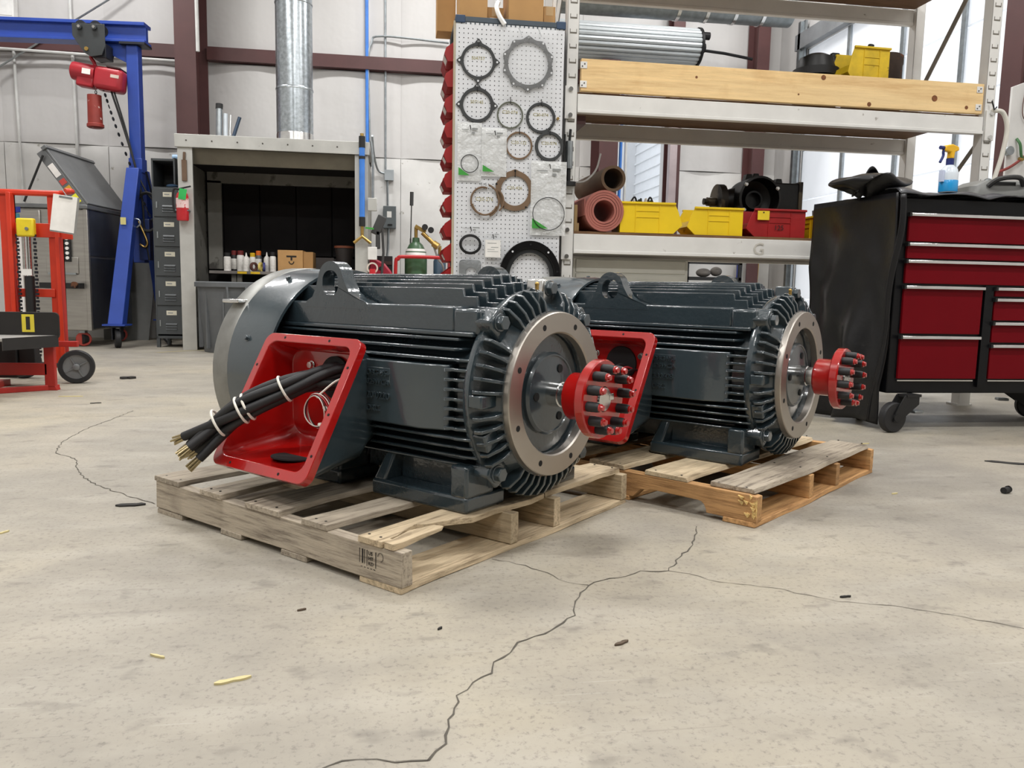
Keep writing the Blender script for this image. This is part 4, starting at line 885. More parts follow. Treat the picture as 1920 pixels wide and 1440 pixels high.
for k, (x, lean, r, h, m, nm) in enumerate(((-1.93, .01, .035, .38, STEEL, 'wide aluminium tube with dark cap'), (-1.86, .0, .025, .33, mat('patterned_tube', '#c4ccd3', .4, .3), 'pale patterned tube'), (-1.815, .03, .012, .32, BRIGHT, 'thin bright rod'), (-1.80, .26, .02, .30, mat('dark_blue_tube', '#3c4a5c', .35, .5), 'slanted dark blue tube'))):
    t = thing('stored_tube', nm+' standing on the hood roof by the maroon column', 'tube', (x, 9.55, 2.285))
    mk('tube', MB().cyl((0, 0, 0), (lean*h*1.2, .03, h), r, n=16), m, t)
    if k == 0: mk('cap', MB().cyl((.004, .03, h-.0), (.006, .035, h+.055), r*1.12, n=16), BLK, t)
# bottles and cans on the hood bench
BZ = .868
def can(label, x, y, h, r, body, top, kind):
    t = thing('aerosol_can' if kind != 'b' else 'squeeze_bottle', label, 'can' if kind != 'b' else 'bottle', (x, y, BZ), 0, 'containers on the hood bench')
    if kind == 'b':
        mk('bottle', MB().lathe([(0, 0), (r, 0), (r, h*.66), (r*.7, h*.76), (r*.35, h*.8), (0, h*.8)], 20), body, t); mk('nozzle', MB().lathe([(r*.4, h*.78), (r*.1, h), (0, h)], 12), top, t)
    else:
        mk('body', MB().lathe([(0, 0), (r, 0), (r, h*.74), (r*.8, h*.79), (0, h*.79)], 20), body, t); mk('cap', MB().lathe([(r*.82, h*.78), (r*.86, h*.97), (r*.7, h), (0, h)], 20), top, t)
    mk('label', MB().lathe([(r*1.005, h*.1), (r*1.02, h*.11), (r*1.02, h*.6), (r*1.005, h*.61)], 20, None, True), mat('can_label', '#dedcd6', .5, var=.15, scale=40), t)
CW = mat('can_white', '#e4e2dd', .35); CM = mat('cap_maroon', '#6e2424', .45); CO = mat('cap_orange', '#d96a1e', .45); CY = mat('cap_yellow', '#d9b21e', .45); CG = mat('can_grey', '#55585a', .4)
can('white can with black cap, first on the left of the hood bench', -1.82, 9.30, .20, .038, CW, BLK, 'a')
can('black can with maroon cap beside the leftmost white can', -1.775, 9.45, .23, .034, BLK, CM, 'a'); can('white can with wide maroon cap on the hood bench', -1.70, 9.42, .23, .04, CW, CM, 'a')
can('clear squeeze bottle with pointed white nozzle in front of the cans', -1.615, 9.29, .205, .036, CW, CW, 'b'); can('white can with yellow cap on the hood bench', -1.575, 9.46, .21, .034, CW, CY, 'a')
can('grey can with orange cap on the hood bench', -1.51, 9.46, .235, .034, CG, CO, 'a'); can('white squeeze bottle behind the tape rolls', -1.41, 9.40, .22, .034, CW, CW, 'b'); can('white can with dark cap, last on the right of the row', -1.335, 9.33, .22, .034, CW, BLK, 'a')
for k, (x, z, m, s_) in enumerate(((-1.53, .03, mat('tape_brown', '#5b3a33', .6), 'brown'), (-1.46, .035, mat('tape_yellow', '#d8c46a', .6), 'cream'), (-1.43, .07, mat('tape_navy', '#3b3f7c', .6), 'navy'))):
    tag(mk('tape_roll', MB().lathe([(.028, -.012), (.05, -.012), (.05, .012), (.028, .012)], 24, Matrix.Translation((x, 9.26+.03*k, BZ+.051)) @ Matrix.Rotation(.9+.4*k, 4, 'Z') @ Matrix.Rotation(PI/2, 4, 'X'), True), m), s_+' tape roll leaning on the hood bench', 'tape')
for x in (-1.70, -1.56): mk('bench_sticker', MB().box(x, x+.1, 9.217, 9.22, .838, .862), CY, hd)
t = thing('shipping_carton', 'brown shipping carton printed with an arrow mark on the hood bench', 'box', (-1.05, 9.42, BZ), -.03)
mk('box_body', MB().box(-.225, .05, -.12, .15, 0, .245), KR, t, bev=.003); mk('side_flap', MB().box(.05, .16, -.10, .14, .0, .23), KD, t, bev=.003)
mk('print', MB().box(-.13, -.02, -.1212, -.12, .165, .185), INK, t); mk('print', MB().tube([(-.075+.026*math.cos(PI+k/9*PI), -.1205, .12+.03*math.sin(PI+k/9*PI)) for k in range(10)], .006, 5), INK, t); mk('print', MB().box(-.085, -.065, -.1212, -.12, .13, .165), INK, t)
t = thing('paint_pot', 'dark pot with a rusty rim at the right of the hood bench', 'pot', (-.56, 9.5, BZ)); mk('pot', MB().lathe([(.0, 0), (.08, 0), (.09, .16), (.105, .30), (.097, .30), (.08, .05), (0, .05)], 24), mat('dark_pot', '#2a2422', .6), t); mk('rim', MB().lathe([(.097, .29), (.112, .29), (.112, .315), (.097, .315)], 24, None, True), mat('rusty_rim', '#6f3a22', .7), t)
tag(mk('steel_tray', MB().box(-.86, -.66, 9.3, 9.7, BZ, BZ+.012).box(-.86, -.66, 9.3, 9.31, BZ+.012, BZ+.17).box(-.86, -.66, 9.69, 9.7, BZ+.012, BZ+.17), mat('dark_pot', '#2a2422')), 'dark steel tray between carton and pot on the hood bench', 'tray')
# rubbish bin
t = thing('rubbish_bin', 'round grey plastic rubbish bin in front of the hood', 'bin', (-1.74, 8.93, 0))
GP = mat('grey_bin_plastic', '#5f6264', .5)
mk('tub', MB().lathe([(0, 0), (.255, 0), (.26, .01), (.315, .70), (.30, .70), (.25, .03), (0, .03)], 40), GP, t)
mk('rim', MB().lathe([(.315, .69), (.345, .69), (.345, .735), (.33, .745), (.30, .745), (.30, .69)], 40, None, True), GP, t)
for a in (-1.15, 2.0): mk('handle', MB().tube([(.35*math.cos(a-.28), .35*math.sin(a-.28), .69), (.36*math.cos(a-.26), .36*math.sin(a-.26), .57), (.36*math.cos(a), .36*math.sin(a), .56), (.36*math.cos(a+.26), .36*math.sin(a+.26), .57), (.35*math.cos(a+.28), .35*math.sin(a+.28), .69)], .012, 8), GP, t)
for k in range(10): a = 2*PI*k/10; mk('rib', MB().box(-.008, .008, .27, .31, .05, .66, Matrix.Rotation(a, 4, 'Z')), GP, t)
# lockers
LG = mat('locker_grey', '#474b4d', .45, .1, var=.08, scale=3)
t = thing('locker', 'narrow dark grey six-tier locker with louvred doors left of the hood', 'locker', (-2.625, 9.42, 0), math.radians(-3))
mk('cabinet', MB().box(0, .018, 0, .4, .1, 2.07).box(.312, .33, 0, .4, .1, 2.07).box(.018, .312, .38, .4, .1, 2.07).box(0, .33, 0, .4, 2.05, 2.075).box(0, .33, 0, .4, .1, .13), LG, t, bev=.002)
for i in range(1, 6): mk('tier_shelf', MB().box(.018, .312, .0, .38, .13+i*.325, .145+i*.325), LG, t)
for x in (.0, .29):
    for y in (0, .36): mk('leg', MB().box(x, x+.035, y, y+.035, 0, .1), LG, t)
for i in range(5):
    z = .148+i*.325
    d_ = mk('door', MB().box(.02, .31, -.012, .006, z, z+.305), LG, t, bev=.003)
    for k in range(3): mk('louvre', MB().prism([(-.012, z+.05+k*.028), (-.024, z+.052+k*.028), (-.012, z+.068+k*.028)], .11, .23, 'x'), LG, d_)
    mk('latch', MB().box(.045, .058, -.02, -.012, z+.09, z+.16), STEEL, d_); mk('name_card', MB().box(.12, .23, -.0145, -.012, z+.215, z+.265), mat('cream_card', '#d9d5c2', .7), d_)
    mk('name_print', MB().box(.135, .19, -.0155, -.0145, z+.234, z+.246), PRT, d_)
mk('open_interior', MB().box(.018, .312, .36, .38, 1.79, 2.05), BLK, t); mk('open_door', MB().box(.312, .33, -.25, .0, 1.775, 2.05), LG, t, bev=.003)
tag(mk('blue_cloth', MB().sphere((-2.45, 9.6, 1.80), .07, 14, .35), mat('blue_rag', '#4f6d8d', .8)), 'blue rag inside the open top tier of the locker', 'rag')
t = tag(mk('blue_spray_can', MB().cyl((-2.44, 9.6, 2.115), (-2.3, 9.6, 2.115), .035, n=16), mat('pale_blue_can', '#8fb0cf', .4)), 'pale blue can lying on top of the locker', 'can')
# fire extinguisher on the hood post
t = thing('fire_extinguisher', 'red fire extinguisher with a green tag hanging on the hood post', 'extinguisher', (-2.205, 9.0, 1.38))
ER = mat('extinguisher_red', '#c22a32', .3)
mk('cylinder', MB().lathe([(0, 0), (.055, 0), (.062, .01), (.062, .25), (.05, .285), (.02, .30), (0, .30)], 24), ER, t); mk('label', MB().lathe([(.0625, .13), (.0635, .131), (.0635, .23), (.0625, .231)], 24, None, True), mat('label_white_red', '#e7c9c6', .5, spots=('#c4474a', 25, .55)), t)
mk('valve_head', MB().cyl((0, 0, .29), (0, 0, .335), .018).cb((.03, 0, .345), (.12, .02, .014), 0, 0, -.25), BLK, t); mk('hose', MB().tube(spline([(-.015, 0, .32), (-.075, 0, .33), (-.095, 0, .26), (-.09, 0, .12), (-.07, 0, .08)], 6), .011, 8), BLK, t)
mk('inspection_tag', MB().cb((.02, -.068, .27), (.075, .002, .11), 0, 0, .15), mat('green_tag', '#2fb558', .5), t); mk('bracket', MB().box(-.066, .066, -.03, .07, .1, .115), STEEL, t)
tag(mk('wall_brush', MB().box(-2.215, -2.165, 9.045, 9.068, 1.80, 2.02).cyl((-2.19, 9.055, 2.02), (-2.185, 9.055, 2.10), .014, n=8), mat('worn_wood_handle', '#6d5744', .7), bev=.004), 'wooden scraper hanging on the hood post above the fire extinguisher', 'scraper')
# hoses, conduit and boxes right of the hood
BLU = mat('blue_hose', '#3f7fd6', .4)
t = thing('air_hose', 'bright blue air hose with brass manifold on the right hood post', 'hose', (-.335, 9.02, 0))
mk('hose', MB().cyl((0, 0, 1.48), (0, 0, 2.22), .03, n=14), BLU, t); mk('fitting', MB().cyl((0, 0, 2.22), (0, 0, 2.34), .034, n=14), BLK, t); mk('fitting', MB().cyl((0, 0, 2.10), (0, 0, 2.13), .035, n=14).cyl((0, 0, 1.38), (0, 0, 1.48), .034, n=14), BLK, t)
mk('manifold', MB().tube([(-.09, 0, 1.2), (0, -.02, 1.27), (.09, 0, 1.2)], .018, 8).cyl((0, 0, 1.25), (0, 0, 1.38), .018), BRASS, t); mk('stopper', MB().cyl((0, 0, 2.34), (0, 0, 2.37), .02), BRASS, t)
def conduit(label, pts, r=.014, m=None, name='conduit'): return tag(mk(name, MB().tube(spline(pts, 5) if len(pts) > 2 else pts, r, 8), m or STEEL), label, 'pipe')
conduit('blue air line dropping from the roof behind the hood', [(-.345, 10.9, 6.3), (-.335, 10.9, 2.45)], .022, BLU, 'air_line')
conduit('grey conduit running down to the square junction box', [(-.105, 10.93, 6.3), (-.10, 10.93, 2.24)])
conduit('conduit between the junction box and the disconnect switch', [(-.075, 10.93, 2.13), (-.07, 10.93, 1.80)])
conduit('bent conduit from the hood to the junction box', [(-.26, 10.4, 2.6), (-.25, 10.75, 2.45), (-.2, 10.92, 2.26), (-.1, 10.93, 2.21)])
conduit('conduit feeding the right hood post', [(-.24, 9.06, 2.3), (-.22, 9.06, 2.1), (-.22, 9.06, 1.66)])
conduit('cable pair dropping from the disconnect switch to the floor', [(-.06, 10.93, 1.5), (-.07, 10.93, 1.2), (-.12, 10.93, .7), (-.13, 10.9, .05)], .016)
conduit('white conduit on the left wall, near the photo edge', [(-4.62, 10.9, 6.3), (-4.55, 10.9, 1.2)], .018, mat('white_conduit', '#cfcfcc', .5))
conduit('white conduit dropping to the grey box behind the lift', [(-3.93, 10.9, 6.3), (-3.90, 10.9, 1.85)], .02, mat('white_conduit', '#cfcfcc'))
conduit('slim white conduit strapped to the maroon column', [(-2.30, 10.26, 6.3), (-2.29, 10.26, 3.45)], .022, mat('white_conduit', '#cfcfcc'))
conduit('looping grey pipe high on the wall right of the duct', [(-.30, 10.9, 2.6), (-.32, 10.9, 3.6), (-.28, 10.9, 3.85), (-.15, 10.9, 3.95), (.72, 10.9, 3.92)], .014)
conduit('blue line hanging beside the roll-up door', [(3.07, 10.8, 3.75), (3.06, 10.8, .01)], .022, BLU, 'air_line')
conduit('white line hanging beside the roll-up door', [(3.14, 10.8, 3.75), (3.14, 10.8, .01)], .02, mat('white_conduit', '#cfcfcc'))
conduit('grey steel guide of the roll-up door', [(3.84, 10.85, 4.0), (3.84, 10.85, .0)], .03)
conduit('white pipe running along the girt left of the maroon column', [(-4.9, 10.83, 3.50), (-2.6, 10.83, 3.47)], .018, mat('white_conduit', '#cfcfcc'))
t = thing('wall_box', 'small white electrical box high at the upper left of the back wall', 'electrical box', (-4.72, 10.93, 3.85)); mk('case', MB().box(0, .2, -.12, 0, 0, .3), mat('white_plastic', '#e9e8e4'), t, bev=.006); mk('bracket', MB().box(.03, .08, -.1, -.02, -.12, 0).box(.12, .17, -.1, -.02, -.2, 0), mat('dark_tool', '#3a3a3a'), t); mk('cover', MB().box(.02, .18, -.126, -.12, .03, .27), mat('white_plastic', '#e9e8e4'), t, bev=.003)
tag(mk('brace_rod', MB().cyl((-4.75, 10.84, 3.27), (-2.75, 10.84, 4.62), .012, n=8), STEEL), 'thin diagonal brace rod crossing the upper left wall', 'rod')
t = thing('junction_box', 'small grey square junction box on the back wall', 'electrical box', (-.11, 10.97, 2.13)); mk('case', MB().box(0, .115, -.08, 0, 0, .13), mat('box_grey', '#9aa0a3', .4, .3), t, bev=.003); mk('cover', MB().box(-.004, .119, -.086, -.08, -.004, .134), mat('box_grey', '#9aa0a3'), t, bev=.002)
t = thing('disconnect_switch', 'dark grey disconnect switch with warning label on the back wall', 'electrical box', (-.13, 10.97, 1.5)); mk('case', MB().box(0, .17, -.12, 0, 0, .29), mat('switch_grey', '#5d6466', .45), t, bev=.006); mk('warning_label', MB().box(.05, .11, -.1215, -.12, .14, .22), mat('white_paper', '#eceae5'), t); mk('lever', MB().box(.06, .12, -.14, -.12, .04, .055), BLK, t)
t = thing('control_box', 'grey control box on the left wall above the orange lift', 'electrical box', (-4.12, 10.93, 1.55)); mk('case', MB().box(0, .42, -.16, 0, 0, .24), mat('box_grey', '#9aa0a3'), t, bev=.006); mk('nameplate', MB().box(.08, .28, -.162, -.16, .16, .2), mat('white_paper', '#eceae5'), t); mk('knob', MB().cyl((.3, -.16, .08), (.3, -.2, .08), .035, n=16), BLK, t)
t = thing('control_station', 'row of small switch boxes and tools on the side of the hood post', 'electrical box', (-.225, 9.06, 0))
for z, m in ((1.55, GALV), (1.02, mat('white_plastic', '#e9e8e4'))): mk('switch_box', MB().box(-.05, .05, -.05, .0, z, z+.14), m, t, bev=.005)
mk('tool', MB().cb((.07, 0, 1.40), (.10, .04, .22), 0, 0, .4), mat('dark_tool', '#3a3a3a', .5), t, bev=.01); mk('tool', MB().cb((.06, 0, 1.24), (.05, .04, .2), 0), mat('dark_tool', '#3a3a3a'), t, bev=.01); mk('green_tag', MB().cb((-.03, -.06, 1.36), (.09, .003, .02), 0, 0, .1), GRN, t)
mk('red_ring', MB().lathe([(.045, -.01), (.062, -.01), (.062, .01), (.045, .01)], 24, Matrix.Translation((.0, -.03, .93)) @ Matrix.Rotation(PI/2, 4, 'X'), True), mat('pale_ring', '#d5c9bb', .5), t); mk('red_tool', MB().cyl((0, -.03, .72), (0, -.03, .92), .035), ER, t)
mk('torch_tube', MB().tube([(.10, 0, 1.5), (.12, 0, 1.1), (.09, 0, .72)], .014, 8), mat('dark_tool', '#3a3a3a'), t); mk('torch_head', MB().cyl((.09, 0, .62), (.09, 0, .76), .04, .03), BLK, t)
t = thing('red_shop_fan', 'dark red domed machine cover standing right of the hood', 'machine', (-.06, 9.26, 0)); mk('dome', MB().prism([(-.2, .25), (.05, .25), (.06, .86), (.04, .90), (-.03, .985), (-.12, 1.03), (-.2, 1.05)], -.12, .12, 'y'), mat('crimson_paint', '#9c1d34', .4), t, bev=.02); mk('stand', MB().box(-.2, .05, -.1, .1, 0, .25), BLK, t); mk('knob', MB().cyl((-.08, -.12, .93), (-.08, -.13, .93), .02), BLK, t)
# gas bottles on a red trolley
t = thing('gas_trolley', 'red tube trolley carrying the gas cylinders', 'trolley', (.3, 9.45, 0))
RT = mat('trolley_red', '#b51f22', .4)
mk('hoop', MB().tube(spline([(-.27, -.22, .1), (-.27, -.22, .95), (-.24, -.22, 1.04), (-.17, -.22, 1.07), (.38, -.22, 1.06), (.44, -.22, 1.0), (.45, -.22, .1)], 6), .02, 10), RT, t); mk('toe_plate', MB().box(-.3, .48, -.25, .25, .03, .06), RT, t)
mk('side_box', MB().box(.33, .56, -.28, -.02, .55, 1.05), RT, t, bev=.02)
for x in (-.3, .48): mk('wheel', MB().cyl((x-.03, .2, .1), (x+.03, .2, .1), .1, n=20), RUB, t)
t = thing('oxygen_cylinder', 'green gas cylinder with brass regulator on the red trolley', 'gas cylinder', (.265, 9.47, .06)); mk('shell', MB().lathe([(0, 0), (.13, 0), (.13, 1.0), (.12, 1.08), (.08, 1.16), (.045, 1.19), (.04, 1.24), (0, 1.24)], 32), mat('cylinder_green', '#3c5b3e', .35), t); mk('shoulder_label', MB().lathe([(.131, 1.0), (.132, 1.001), (.118, 1.09), (.112, 1.11)], 32), mat('white_plastic', '#e9e8e4'), t)
mk('valve', MB().cyl((0, 0, 1.22), (0, 0, 1.36), .02).cb((.05, -.02, 1.34), (.14, .05, .04), 0, 0, .5), BRASS, t); mk('gauge', MB().cyl((.10, -.05, 1.36), (.10, -.08, 1.36), .035, n=16).cyl((.17, -.04, 1.33), (.17, -.07, 1.33), .035, n=16), BLK, t)
mk('regulator', MB().cyl((.07, -.03, 1.3), (.2, -.03, 1.18), .025).cyl((.2, -.03, 1.18), (.26, -.05, 1.14), .04, n=14), BRASS, t); mk('hose', MB().tube(spline([(.2, -.03, 1.16), (.26, -.03, 1.0), (.32, -.03, .9), (.34, -.03, .6)], 6), .012, 8), mat('grey_hose', '#8a8782'), t)
t = thing('gas_cylinder', 'slim blue grey gas cylinder behind the red trolley box', 'gas cylinder', (.55, 9.6, .06)); mk('shell', MB().lathe([(0, 0), (.075, 0), (.075, .98), (.04, 1.06), (0, 1.06)], 24), mat('cylinder_blue', '#3f5466', .4), t); mk('valve', MB().cyl((0, 0, 1.05), (0, 0, 1.16), .02), BRASS, t)
t = thing('tool_crate', 'black slatted tool crate left of the green cylinder', 'crate', (-.225, 9.58, 0)); mk('crate_body', MB().box(0, .22, -.15, .15, 0, 1.08), BLK, t, bev=.005)
for k in range(5): mk('slat', MB().box(.01, .21, -.165, -.15, .62+k*.09, .66+k*.09), mat('dark_brown_slat', '#3c2a22', .6), t)
tag(mk('long_screwdriver', MB().cyl((.21, 9.8, 1.3), (.22, 9.8, 1.72), .007, n=8).cyl((.22, 9.8, 1.70), (.222, 9.8, 1.86), .022, n=12).cyl((.20, 9.8, .0), (.21, 9.8, 1.31), .01, n=8), mat('dark_tool', '#3a3a3a')), 'long black-handled rod standing behind the green gas cylinder', 'rod')
# ------------------------------------------------------------------ blue gantry crane, trolley, hoist
CB_ = mat('crane_blue', '#2a479c', .35, var=.08); CD = mat('crane_bolt', '#2b2d33', .5, .5)
t = thing('gantry_crane', 'blue steel gantry crane with A-frame legs on casters', 'crane', (-2.93, 10.0, 0), math.radians(-5))
mk('top_beam', MB().box(-3.0, .16, -.10, .10, 3.60, 3.635).box(-3.0, .16, -.10, .10, 3.415, 3.44).box(-3.0, .16, -.012, .012, 3.44, 3.60), CB_, t, bev=.002)
mk('web_face', MB().box(-3.0, .16, -.05, -.035, 3.44, 3.60), CB_, t)
mk('post', MB().box(-.065, .065, -.065, .065, .95, 3.39), CB_, t, bev=.008); mk('head_plate', MB().box(-.12, .16, -.11, .11, 3.39, 3.415), CD, t)
mk('gusset', MB().prism([(-.50, 3.41), (-.065, 3.41), (-.065, 3.20)], -.03, .03, 'y'), CB_, t, bev=.003); mk('sleeve', MB().box(-.075, .075, -.075, .075, 1.98, 2.14), CB_, t, bev=.004)
for s in (-1, 1):
    mk('leg', MB().loft([[(-.07, s*.06, 2.02), (.07, s*.06, 2.02), (.07, s*.16, 2.02), (-.07, s*.16, 2.02)], [(-.08, s*.66, .26), (.08, s*.66, .26), (.08, s*.78, .26), (-.08, s*.78, .26)]][::s]), CB_, t, bev=.006)
    c = mk('caster', MB().lathe([(.03, -.03), (.095, -.03), (.105, -.02), (.105, .02), (.095, .03), (.03, .03)], 28, Matrix.Translation((0.0, s*.72, .105)) @ Matrix.Rotation(.5, 4, 'Z') @ Matrix.Rotation(PI/2, 4, 'Y')), RUB, t)
    mk('caster_fork', MB().box(-.05, -.038, s*.72-.04, s*.72+.04, .09, .23).box(.038, .05, s*.72-.04, s*.72+.04, .09, .23).box(-.06, .06, s*.72-.06, s*.72+.06, .225, .245), CD, c); mk('foot_plate', MB().box(-.12, .12, s*.72-.1, s*.72+.1, .245, .262), CB_, t)
mk('cross_tie', MB().box(-.04, .04, -.34, .34, 1.36, 1.46), CB_, t); mk('drop_box', MB().box(.03, .15, -.12, -.02, .98, 1.45), mat('crane_navy', '#1c2e5e', .4), t, bev=.005)
mk('hook', MB().tube(spline([(.04, -.14, 1.42), (.11, -.14, 1.25), (.13, -.14, 1.17), (.10, -.14, 1.13), (.05, -.14, 1.16)], 6), .012, 8), BRASS, t); mk('hook', MB().tube(spline([(.0, -.3, 1.44), (.10, -.3, 1.43), (.12, -.3, 1.38), (.08, -.3, 1.34)], 6), .01, 8), STEEL, t)
mk('sticker', MB().box(-.05, .01, -.417, -.412, 1.36, 1.44), mat('pale_sticker', '#d9d08a', .5), t, rot=(0, 0, 0)); mk('chain', MB().tube([(.09, 0, 2.0), (.12, .1, 1.7), (.1, .2, 1.45)], .012, 6), CD, t)
t = thing('beam_trolley', 'dark grey wheeled trolley riding on the blue crane beam', 'trolley', (-3.33, 9.92, 3.30), math.radians(-5))
P = [(-.17, .25), (-.17, .12), (-.05, -.06), (.02, -.1), (.14, -.08), (.18, .02), (.18, .25)]
DGR = mat('trolley_grey', '#3c3f40', .45, .3)
for y in (-.13, .13): mk('side_plate', MB().prism(P, y-.006, y+.006, 'y'), DGR, t, bev=.003)
for x in (-.085, .075):
    for y in (-.09, .09): mk('wheel', MB().cyl((x, y-.03, .23), (x, y+.03, .23), .06, n=20), CD, t)
    mk('axle_nut', MB().cyl((x, -.136, .21), (x, -.165, .21), .03, n=12), DGR, t); mk('axle_pin', MB().cyl((x, -.165, .21), (x, -.172, .21), .016, n=12), BRIGHT, t)
mk('load_pin', MB().cyl((-.02, -.15, -.02), (-.02, .15, -.02), .022, n=12), BRASS, t); mk('bottom_block', MB().box(.02, .17, -.10, .10, -.1, .06), CD, t, bev=.01)
t = thing('chain_hoist', 'red electric chain hoist hanging from the beam trolley', 'hoist', (-3.32, 9.92, 2.98), math.radians(-3))
HR = mat('hoist_red', '#a3202b', .4, var=.12, scale=6)
tilt = Matrix.Rotation(.14, 4, 'Y')
mk('motor_body', MB().lathe([(0, -.27), (.07, -.27), (.095, -.255), (.10, -.24), (.10, 0), (0, 0)], 28, tilt @ Matrix.Translation((0, 0, .06)) @ Matrix.Rotation(PI/2, 4, 'Y')), HR, t); mk('lower_body', MB().box(-.19, .0, -.075, .075, -.10, .02, tilt), HR, t, bev=.02)
mk('gear_case', MB().box(0, .31, -.11, .11, -.10, .15, tilt), HR, t, bev=.05, seg=4); mk('vent_panel', MB().box(.13, .28, -.1, .1, .148, .162, tilt), mat('dark_vent', '#3a1a1a', .5), t); mk('nameplate', MB().box(.19, .28, -.1125, -.11, .04, .075, tilt), mat('pale_plate', '#c9b9ae', .4), t); mk('warning_label', MB().box(-.12, -.03, -.104, -.09, .03, .09, tilt), mat('white_paper', '#eceae5'), t)
mk('top_hook', MB().tube(spline([(0, 0, .14), (-.02, 0, .2), (-.045, 0, .24), (-.03, 0, .29), (.02, 0, .28)], 6), .02, 10), HR, t)
mk('chain_bucket', MB().lathe([(0, -.53), (.075, -.53), (.09, -.52), (.09, -.49), (.078, -.48), (.074, -.17), (.07, -.17), (.07, -.5), (0, -.5)], 28, Matrix.Translation((-.02, -.02, 0))), mat('bucket_rust_red', '#8a2e24', .5, var=.15, spots=('#d8c9bf', 14, .62)), t)
def chain(par, pts, step=.035, name='chain'):
    P = spline(pts, 6); mb = MB(); acc = 0; k = 0
    for a, b in zip(P, P[1:]):
        acc += (b-a).length
        while acc > step:
            acc -= step; M = frame(a, b) @ Matrix.Rotation(PI/2*(k % 2), 4, 'Z'); k += 1
            mb.tube([M @ Vector((.010*math.cos(q/8*2*PI), 0, .022*math.sin(q/8*2*PI))) for q in range(8)], .0045, 5, True)
    mk(name, mb, CD, par)['kind'] = 'stuff'
chain(t, [(-.01, 0, -.1), (-.01, 0, -.3)]); chain(t, [(.08, -.02, -.1), (.2, -.02, -.5), (.4, -.02, -1.1), (.52, -.02, -1.45), (.6, .02, -1.6)], .038, 'lift_chain')
mk('pendant_cord', MB().tube(spline([(.16, -.02, -.1), (.28, -.02, -.5), (.40, -.02, -.95), (.46, -.02, -1.3), (.48, -.02, -1.7), (.52, -.02, -2.0)], 6), .012, 8), BLK, t); mk('pendant_cord', MB().tube(spline([(.19, -.02, -.1), (.3, -.02, -.5), (.41, -.02, -.98), (.5, -.02, -1.2), (.58, -.02, -1.32)], 6), .010, 8), BLK, t)
for k in range(2): mk('cord_loop', MB().tube([(.52+(.13+.012*k)*math.cos(q/24*2*PI), -.03-.01*k, -1.45+(.21+.012*k)*math.sin(q/24*2*PI)) for q in range(24)], .011, 8, True), BLK, t)
# ------------------------------------------------------------------ parts washer with raised lid
t = thing('parts_washer', 'stainless steel parts washer cabinet with its grey lid raised, behind the orange lift', 'machine', (-3.30, 9.38, 0), math.radians(-6))
SS = mat('brushed_stainless', '#a3a09a', .32, .75, var=.12, scale=3, stretch=(1, 1, 12)); SD = mat('dark_blue_grey_steel', '#565a62', .25, .6, var=.25, scale=2)  # side skin steel is darker and bluer than the front
mk('tank', MB().box(-.92, -.0, 0, 1.05, .18, 1.50), SS, t, bev=.01); mk('side_skin', MB().box(0, .012, .03, 1.04, .2, .98).box(0, .012, .03, 1.04, 1.0, 1.5), SD, t, bev=.004); mk('corner_trim', MB().box(-.03, .015, -.008, .03, .18, 1.5), SS, t, bev=.004)
mk('rim', MB().box(-.95, .03, -.03, 1.08, 1.5, 1.545), mat('lid_grey', '#6d6f70', .4, .3), t, bev=.008)
LM = Matrix.Translation((.02, 0, 1.545)) @ Matrix.Rotation(math.radians(54), 4, 'Y')
ld = mk('lid', MB().box(-.72, 0, -.02, 1.03, .0, .025, LM).box(-.72, 0, -.02, .0, -.10, .0, LM).box(-.74, -.70, -.04, 1.05, -.02, .04, LM), mat('lid_grey', '#6d6f70'), t, bev=.006)
for k, (a, b, c) in enumerate(((-.55, -.40, '#e8e4e0'), (-.36, -.30, '#c3463c'), (-.27, -.22, '#d8a02c'), (-.16, -.06, '#e9e437'))): mk('sticker', MB().box(a, b, -.024, -.021, -.085, -.02, LM), mat('sticker_%d' % k, c, .5), ld)
mk('gas_strut', MB().cyl((-.62, -.05, 1.56), (-.40, -.05, 2.05), .012, n=8), BLK, t); mk('drawer', MB().box(-.44, -.10, -.012, 0, .80, .98), SS, t, bev=.004); mk('drawer_pull', MB().box(-.42, -.12, -.03, -.012, .79, .81), STEEL, t)
mk('gauge_panel', MB().box(-.86, -.48, -.02, 0, 1.2, 1.48), SS, t, bev=.01); mk('button_strip', MB().box(-.28, -.17, -.03, -.005, .93, 1.22), BLK, t)
for i in range(5):
    for j in range(2): mk('button', MB().cyl((-.25+j*.05, -.03, .97+i*.052), (-.25+j*.05, -.042, .97+i*.052), .018, n=12), mat('white_plastic', '#e9e8e4'), t)
mk('low_shelf', MB().box(-.48, -.05, -.10, 0, .64, .70), BLK, t); mk('knob', MB().cyl((-.1, -.10, .68), (-.1, -.13, .68), .035), mat('rusty_steel', '#6b4630'), t)
for x, y in ((-.12, .08), (-.1, .95), (-.85, .1)):
    c = mk('caster', MB().lathe([(.02, -.02), (.075, -.02), (.08, -.012), (.08, .012), (.075, .02), (.02, .02)], 24, Matrix.Translation((x, y, .082)) @ Matrix.Rotation(.5, 4, 'Z') @ Matrix.Rotation(PI/2, 4, 'X')), mat('caster_red_tyre', '#a5382c', .5), t); mk('caster_core', MB().cyl((x-.012, y-.024, .082), (x+.012, y+.024, .082), .055, n=20), BLK, c); mk('fork', MB().box(x-.03, x+.03, y-.035, y+.035, .15, .18), STEEL, c)
conduit('dark drain hose curling beside the locker', [(-2.72, 10.4, 1.0), (-2.78, 10.2, .7), (-2.76, 10.0, .4), (-2.68, 9.9, .12), (-2.6, 9.85, .02)], .03, BLK, 'drain_hose')
tag(mk('red_tin', MB().cyl((-3.08, 10.75, 1.14), (-3.08, 10.75, 1.36), .08, n=18), ER), 'red tin on the low bench behind the crane leg', 'tin')
